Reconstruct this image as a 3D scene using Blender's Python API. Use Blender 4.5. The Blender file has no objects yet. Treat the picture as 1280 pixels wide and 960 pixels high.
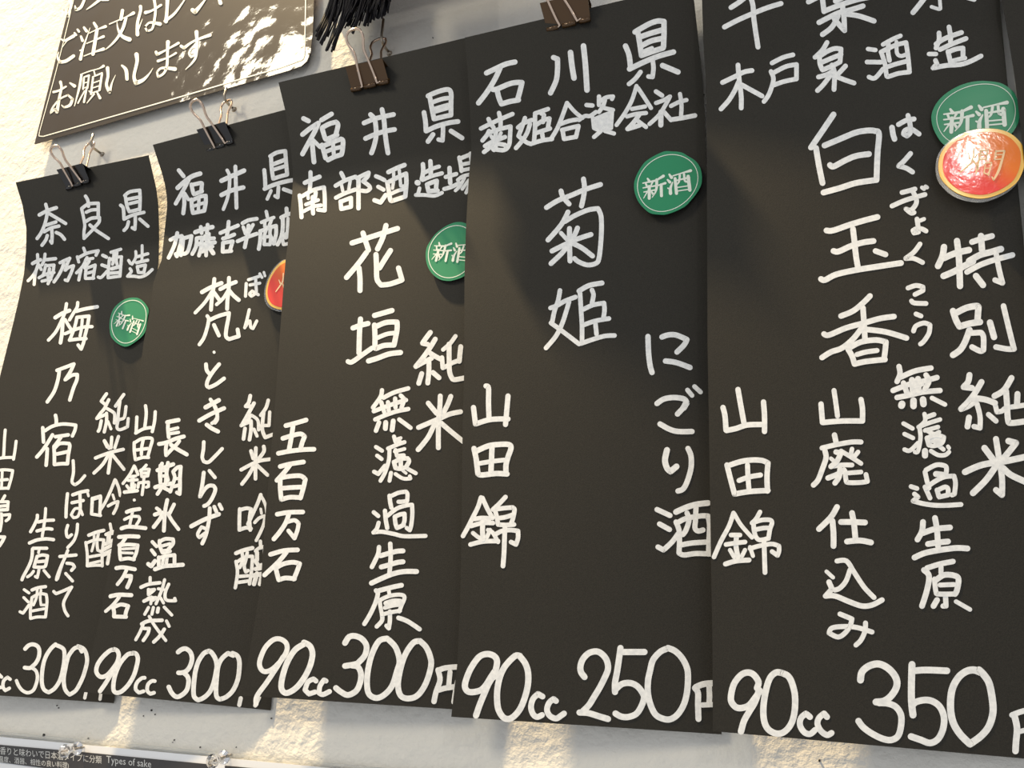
import bpy, math, random
from mathutils import Vector, Matrix
random.seed(7)
scene = bpy.context.scene
COL = scene.collection

# ---------------------------------------------------------------- camera
F = 1016.0                       # focal length in pixels of the 1280x960 frame
CX = Vector((2913, 244, 1016)).normalized()          # world X (along the wall) in camera axes
CZ = Vector((80, 3280, -1016)); CZ = (CZ - CX*CZ.dot(CX)).normalized()   # world Z (up)
CY = CZ.cross(CX)                                    # world Y (into the wall)
ROT = Matrix((CX, CY, CZ))                           # camera axes -> world axes
DIST = 0.46
_r0 = ROT @ Vector((0, 0, -1))
CAM = Vector((0, 0, 1.55)) - _r0 * (DIST / _r0.y)    # centre ray meets the wall at x=0, z=1.55
cam = bpy.data.cameras.new('camera'); cam.sensor_width = 36; cam.lens = F/1280*36
cam.clip_start = 0.01
camo = bpy.data.objects.new('camera', cam); COL.objects.link(camo)
camo.matrix_world = Matrix.Translation(CAM) @ ROT.to_4x4()
scene.camera = camo

def at(p, d=0.0):
    """point that stands d metres in front of the wall where the photo shows pixel p"""
    r = ROT @ Vector(((p[0]-640)/F, -(p[1]-480)/F, -1))
    return CAM + r * ((-d - CAM.y)/r.y)

# ---------------------------------------------------------------- light
w = bpy.data.worlds.new('world'); scene.world = w; w.use_nodes = True
w.node_tree.nodes['Background'].inputs[0].default_value = (0.92, 0.95, 1.0, 1)
w.node_tree.nodes['Background'].inputs[1].default_value = 0.56
def area(name, loc, target, size, energy, col, spread=180, shape='DISK', sy=None):
    l = bpy.data.lights.new(name, 'AREA'); l.shape = shape; l.size = size
    if sy: l.size_y = sy
    l.energy = energy; l.color = col; l.spread = math.radians(spread)
    o = bpy.data.objects.new(name, l); COL.objects.link(o)
    o.location = loc; o.rotation_euler = (Vector(target)-Vector(loc)).to_track_quat('-Z', 'Y').to_euler()
    return o
AIM = at((560, 560))
area('warm_ceiling_lamp', AIM + Vector((-2.7, -1.0, 6.0))*0.44, AIM, 0.08, 285, (1.0, 0.76, 0.43))
SG = at((322, 30))               # room lamps that mirror in the glossy notice and in the orange sticker
area('room_lamp_left', SG + Vector((-0.70, -1.0, 0.76))*1.7, SG, 0.60, 26, (1.0, 0.90, 0.70))
SK = at((1212, 200))
area('room_lamp_right', SK + Vector((0.515, -1.0, 0.738))*1.7, SK, 0.05, 3.2, (1.0, 0.95, 0.88))
scene.view_settings.view_transform = 'Standard'; scene.view_settings.look = 'None'
scene.view_settings.exposure = 0.0; scene.view_settings.gamma = 1.0

# ---------------------------------------------------------------- materials
def mat(name, col, rough=0.6, metal=0.0, spec=0.5, **k):
    m = bpy.data.materials.new(name); m.use_nodes = True
    b = m.node_tree.nodes['Principled BSDF']
    b.inputs['Base Color'].default_value = (*col, 1); b.inputs['Roughness'].default_value = rough
    b.inputs['Metallic'].default_value = metal; b.inputs['Specular IOR Level'].default_value = spec
    for a, v in k.items(): b.inputs[a.replace('_', ' ')].default_value = v
    return m
def nodes(m): return m.node_tree.nodes, m.node_tree.links, m.node_tree.nodes['Principled BSDF']
def noise(n, scale, detail=4, rough=0.55, coord=None, l=None):
    t = n.new('ShaderNodeTexNoise'); t.inputs['Scale'].default_value = scale
    t.inputs['Detail'].default_value = detail; t.inputs['Roughness'].default_value = rough
    if coord: l.new(coord, t.inputs['Vector'])
    return t
def ramp(n, stops):
    r = n.new('ShaderNodeValToRGB'); e = r.color_ramp.elements
    while len(e) < len(stops): e.new(0.5)
    for i, (p, c) in enumerate(stops): e[i].position = p; e[i].color = (*c, 1)
    return r

M = {}
m = M['wall'] = mat('rough_plaster', (0.80, 0.77, 0.70), 0.85, spec=0.2)
n, l, b = nodes(m); g = n.new('ShaderNodeNewGeometry')
n1 = noise(n, 160, 5, 0.6, g.outputs['Position'], l); n2 = noise(n, 45, 3, 0.5, g.outputs['Position'], l)
mx = n.new('ShaderNodeMath'); mx.operation = 'MULTIPLY_ADD'; mx.inputs[1].default_value = 1.6
l.new(n2.outputs['Fac'], mx.inputs[0]); l.new(n1.outputs['Fac'], mx.inputs[2])
bp = n.new('ShaderNodeBump'); bp.inputs['Strength'].default_value = 0.55; bp.inputs['Distance'].default_value = 0.0022
l.new(mx.outputs[0], bp.inputs['Height']); l.new(bp.outputs[0], b.inputs['Normal'])
m = M['paper'] = mat('black_card', (0.030, 0.027, 0.022), 0.62, spec=0.22)
n, l, b = nodes(m); g = n.new('ShaderNodeNewGeometry')
n1 = noise(n, 1500, 3, 0.7, g.outputs['Position'], l)
r = ramp(n, [(0.3, (0.019, 0.0175, 0.014)), (0.7, (0.032, 0.029, 0.023))]); l.new(n1.outputs['Fac'], r.inputs[0]); l.new(r.outputs[0], b.inputs['Base Color'])
bp = n.new('ShaderNodeBump'); bp.inputs['Strength'].default_value = 0.25; bp.inputs['Distance'].default_value = 0.0002
l.new(n1.outputs['Fac'], bp.inputs['Height']); l.new(bp.outputs[0], b.inputs['Normal'])
m = M['ink'] = mat('white_marker_ink', (0.80, 0.80, 0.79), 0.45, spec=0.4)
n, l, b = nodes(m); g = n.new('ShaderNodeNewGeometry')
n1 = noise(n, 420, 3, 0.6, g.outputs['Position'], l)
r = ramp(n, [(0.35, (0.76, 0.77, 0.77)), (0.65, (0.93, 0.93, 0.91))]); l.new(n1.outputs['Fac'], r.inputs[0]); l.new(r.outputs[0], b.inputs['Base Color'])
m = M['sign'] = mat('glossy_black_laminate', (0.034, 0.022, 0.010), 0.5, spec=0.1, Coat_Weight=0.8, Coat_Roughness=0.06)
n, l, b = nodes(m); g = n.new('ShaderNodeNewGeometry')
n1 = noise(n, 22, 2, 0.5, g.outputs['Position'], l); n2 = noise(n, 130, 2, 0.5, g.outputs['Position'], l)
mx = n.new('ShaderNodeMath'); mx.operation = 'MULTIPLY_ADD'; mx.inputs[1].default_value = 0.05
l.new(n2.outputs['Fac'], mx.inputs[0]); l.new(n1.outputs['Fac'], mx.inputs[2])
bp = n.new('ShaderNodeBump'); bp.inputs['Strength'].default_value = 0.7; bp.inputs['Distance'].default_value = 0.0034
l.new(mx.outputs[0], bp.inputs['Height']); l.new(bp.outputs[0], b.inputs['Coat Normal'])
M['print'] = mat('cream_print', (0.88, 0.86, 0.76), 0.4)
M['film'] = mat('clear_film', (0.92, 0.93, 0.93), 0.12, Transmission_Weight=0.9, IOR=1.3)
M['green'] = mat('green_sticker', (0.030, 0.265, 0.125), 0.5, spec=0.2, Coat_Weight=0.12, Coat_Roughness=0.2)
M['pale'] = mat('pale_print', (0.80, 0.86, 0.76), 0.5)
M['yellow'] = mat('yellow_rim', (0.90, 0.50, 0.03), 0.35, Coat_Weight=1.0, Coat_Roughness=0.08)
m = M['red'] = mat('orange_red_sticker', (0.9, 0.2, 0.08), 0.5, spec=0.2, Coat_Weight=0.45, Coat_Roughness=0.08)
n, l, b = nodes(m); tc = n.new('ShaderNodeTexCoord'); sp = n.new('ShaderNodeSeparateXYZ'); l.new(tc.outputs['Generated'], sp.inputs[0])
ad = n.new('ShaderNodeMath'); ad.operation = 'ADD'; l.new(sp.outputs[0], ad.inputs[0]); l.new(sp.outputs[2], ad.inputs[1])
r = ramp(n, [(0.35, (0.76, 0.045, 0.035)), (0.62, (0.88, 0.20, 0.015))])
hf = n.new('ShaderNodeMath'); hf.operation = 'MULTIPLY'; hf.inputs[1].default_value = 0.5; l.new(ad.outputs[0], hf.inputs[0]); l.new(hf.outputs[0], r.inputs[0]); l.new(r.outputs[0], b.inputs['Base Color'])
n1 = noise(n, 260, 3, 0.6); l.new(tc.outputs['Object'], n1.inputs['Vector'])
bp = n.new('ShaderNodeBump'); bp.inputs['Strength'].default_value = 0.2; bp.inputs['Distance'].default_value = 0.0002
l.new(n1.outputs['Fac'], bp.inputs['Height']); l.new(bp.outputs[0], b.inputs['Coat Normal'])
M['peach'] = mat('peach_print', (0.95, 0.66, 0.36), 0.4)
M['black_clip'] = mat('black_enamel', (0.012, 0.010, 0.009), 0.22, spec=0.7)
M['bronze_clip'] = mat('brown_enamel', (0.085, 0.042, 0.012), 0.25, metal=0.35, spec=0.7)
M['steel'] = mat('nickel_wire', (0.72, 0.56, 0.44), 0.22, metal=1.0)
M['hook'] = mat('dull_steel', (0.42, 0.37, 0.30), 0.35, metal=1.0)
M['thread'] = mat('black_thread', (0.008, 0.007, 0.010), 0.6, spec=0.25)
M['glass'] = mat('clear_plastic', (0.95, 0.93, 0.92), 0.05, Transmission_Weight=1.0, IOR=1.49)
M['white'] = mat('white_paper', (0.82, 0.83, 0.85), 0.45, Coat_Weight=0.6, Coat_Roughness=0.12)
M['strip'] = mat('dark_header_print', (0.028, 0.024, 0.022), 0.4, Coat_Weight=0.6, Coat_Roughness=0.12)
M['greyprint'] = mat('grey_print', (0.62, 0.62, 0.60), 0.5)
M['speck'] = mat('dark_speck', (0.03, 0.025, 0.02), 0.8)
M['wood'] = mat('brown_wood', (0.16, 0.085, 0.04), 0.5)

# ---------------------------------------------------------------- helpers
def mesh_obj(name, verts, faces, material, parent=None, smooth=False, loc=None):
    me = bpy.data.meshes.new(name)
    if loc is None and parent is None:
        c = Vector((0, 0, 0))
        for v in verts: c += Vector(v)
        loc = c/len(verts)
    base = Vector(parent.location) if parent and loc is None else Vector(loc)
    if parent and parent.parent: base = wloc(parent)
    me.from_pydata([tuple(Vector(v)-base) for v in verts], [], faces); me.update()
    for mm in (material if isinstance(material, (list, tuple)) else [material]): me.materials.append(mm)
    if smooth:
        for p in me.polygons: p.use_smooth = True
    o = bpy.data.objects.new(name, me); COL.objects.link(o)
    if parent: o.parent = parent; o.location = (0, 0, 0)
    else: o.location = base
    return o
def wloc(o):
    v = Vector(o.location)
    while o.parent: o = o.parent; v += Vector(o.location)
    return v
def thing(name, label, cat, loc, group=None):
    o = bpy.data.objects.new(name, None); COL.objects.link(o); o.empty_display_size = 0.01
    o.location = loc; o['label'] = label; o['category'] = cat
    if group: o['group'] = group
    return o
def tag(o, label, cat, group=None):
    o['label'] = label; o['category'] = cat
    if group: o['group'] = group
    return o

class MB:
    def __init__(s): s.v = []; s.f = []
    def add(s, vs, fs):
        k = len(s.v); s.v += [Vector(v) for v in vs]; s.f += [tuple(i+k for i in f) for f in fs]
    def build(s, name, material, parent=None, smooth=False): return mesh_obj(name, s.v, s.f, material, parent, smooth)
    def slab(s, front, thick):
        """polygon given by its front points, extruded towards the wall"""
        k = len(front); back = [Vector(p)+Vector((0, thick, 0)) for p in front]
        s.add(list(front)+back, [tuple(range(k)), tuple(range(2*k-1, k-1, -1))] + [(i, i+k, (i+1) % k+k, (i+1) % k) for i in range(k)])
    def box(s, a, b):
        x0, y0, z0 = a; x1, y1, z1 = b
        s.add([(x0,y0,z0),(x1,y0,z0),(x1,y1,z0),(x0,y1,z0),(x0,y0,z1),(x1,y0,z1),(x1,y1,z1),(x0,y1,z1)],
              [(0,3,2,1),(4,5,6,7),(0,1,5,4),(1,2,6,5),(2,3,7,6),(3,0,4,7)])
    def tube(s, pts, r, seg=8, cap=True):
        pts = [Vector(p) for p in pts]; k0 = len(s.v); n = len(pts)
        rs = r if isinstance(r, (list, tuple)) else [r]*n
        up = None
        for i, p in enumerate(pts):
            t = (pts[min(i+1, n-1)]-pts[max(i-1, 0)]).normalized()
            if up is None: up = t.orthogonal().normalized()
            up = (up - t*up.dot(t)).normalized(); q = t.cross(up)
            for j in range(seg):
                a = 2*math.pi*j/seg; s.v.append(p+(up*math.cos(a)+q*math.sin(a))*rs[i])
        for i in range(n-1):
            for j in range(seg):
                a = k0+i*seg+j; c = k0+i*seg+(j+1) % seg; s.f.append((a, c, c+seg, a+seg))
        if cap: s.f.append(tuple(k0+j for j in range(seg))[::-1]); s.f.append(tuple(k0+(n-1)*seg+j for j in range(seg)))
    def lathe(s, axis0, axis1, prof, seg=24):
        a = Vector(axis0); d = (Vector(axis1)-a).normalized(); u = d.orthogonal().normalized(); q = d.cross(u); k0 = len(s.v)
        for (h, r) in prof:
            for j in range(seg):
                th = 2*math.pi*j/seg; s.v.append(a+d*h+(u*math.cos(th)+q*math.sin(th))*r)
        for i in range(len(prof)-1):
            for j in range(seg):
                x = k0+i*seg+j; y = k0+i*seg+(j+1) % seg; s.f.append((x, y, y+seg, x+seg))
        s.f.append(tuple(k0+j for j in range(seg))[::-1]); s.f.append(tuple(k0+(len(prof)-1)*seg+j for j in range(seg)))

def catmull(P, closed=False, sub=5):
    """smooth a traced stroke; P rows are (x, y, w)"""
    n = len(P); out = []
    for i in range(n-1 if not closed else n):
        p0 = P[i-1] if (i > 0 or closed) else P[0]; p1 = P[i]; p2 = P[(i+1) % n]
        p3 = P[(i+2) % n] if (i+2 < n or closed) else P[(i+1) % n]
        for k in range(sub):
            t = k/sub
            out.append(tuple(0.5*((2*p1[c])+(-p0[c]+p2[c])*t+(2*p0[c]-5*p1[c]+4*p2[c]-p3[c])*t*t+(-p0[c]+3*p1[c]-3*p2[c]+p3[c])*t**3) for c in range(3)))
    if not closed: out.append(P[-1])
    return out
def split_corners(P):
    parts = []; cur = [P[0]]
    for i in range(1, len(P)-1):
        cur.append(P[i])
        a = math.atan2(P[i][1]-P[i-1][1], P[i][0]-P[i-1][0]); c = math.atan2(P[i+1][1]-P[i][1], P[i+1][0]-P[i][0])
        if abs((c-a+math.pi) % (2*math.pi)-math.pi) > math.radians(62): parts.append(cur); cur = [P[i]]
    cur.append(P[-1]); parts.append(cur)
    return parts
def ribbon(mb, P, put, roundcap=True):
    """a pen stroke with round ends, laid onto a surface by put(x, y)"""
    for part in split_corners(P):
        Q = catmull(part) if len(part) > 2 else part
        L = []; R = []
        for i, (x, y, ww) in enumerate(Q):
            a = Q[max(i-1, 0)]; c = Q[min(i+1, len(Q)-1)]; dx, dy = c[0]-a[0], c[1]-a[1]; h = math.hypot(dx, dy) or 1
            nx, ny = -dy/h*ww/2, dx/h*ww/2
            L.append((x+nx, y+ny)); R.append((x-nx, y-ny))
        def cap(i, j):
            x, y, ww = Q[i]; dx, dy = Q[i][0]-Q[j][0], Q[i][1]-Q[j][1]; a = math.atan2(dy, dx); rr = ww/2
            return [(x+rr*math.cos(a+t), y+rr*math.sin(a+t)) for t in [math.pi/2*k/3 for k in (2, 1, 0, -1, -2)]]
        k = len(L)
        vs = [put(*p) for p in L]+[put(*p) for p in R]
        mb.add(vs, [(i, i+1, k+i+1, k+i) for i in range(k-1)])
        if roundcap:
            e = cap(-1, -2); mb.add([put(*L[-1])]+[put(*p) for p in e]+[put(*R[-1])], [tuple(range(7))[::-1]])
            e = cap(0, 1); mb.add([put(*R[0])]+[put(*p) for p in e]+[put(*L[0])], [tuple(range(7))[::-1]])
def parse(txt):
    """-> list of (sheet, title, [strokes]); strokes in photo pixels with width"""
    out = []
    for ln in txt.strip().splitlines():
        if ln[0] == '#':
            out.append((int(ln[1]), ln[3:].strip(), [])); continue
        if ln[0] == '@':
            ox, oy, sc, ww = map(float, ln[1:].split()); continue
        tk = ln.split(); cw = ww
        if tk[-1][0] == 'w': cw = float(tk.pop()[1:])
        P = []
        for t in tk:
            q = list(map(float, t.split(',')))
            P.append((ox+q[0]/sc, oy+q[1]/sc, (q[2] if len(q) > 2 else cw)/sc))
        if len(P) == 1: P.append((P[0][0]+0.2, P[0][1], P[0][2]))
        out[-1][2].append(P)
    return out
def lerp_poly(P, t):
    y = P[0][1]+(P[-1][1]-P[0][1])*t
    for a, c in zip(P, P[1:]):
        if y <= c[1] or c is P[-1]:
            k = (y-a[1])/(c[1]-a[1]); return (a[0]+(c[0]-a[0])*k, y)
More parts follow.
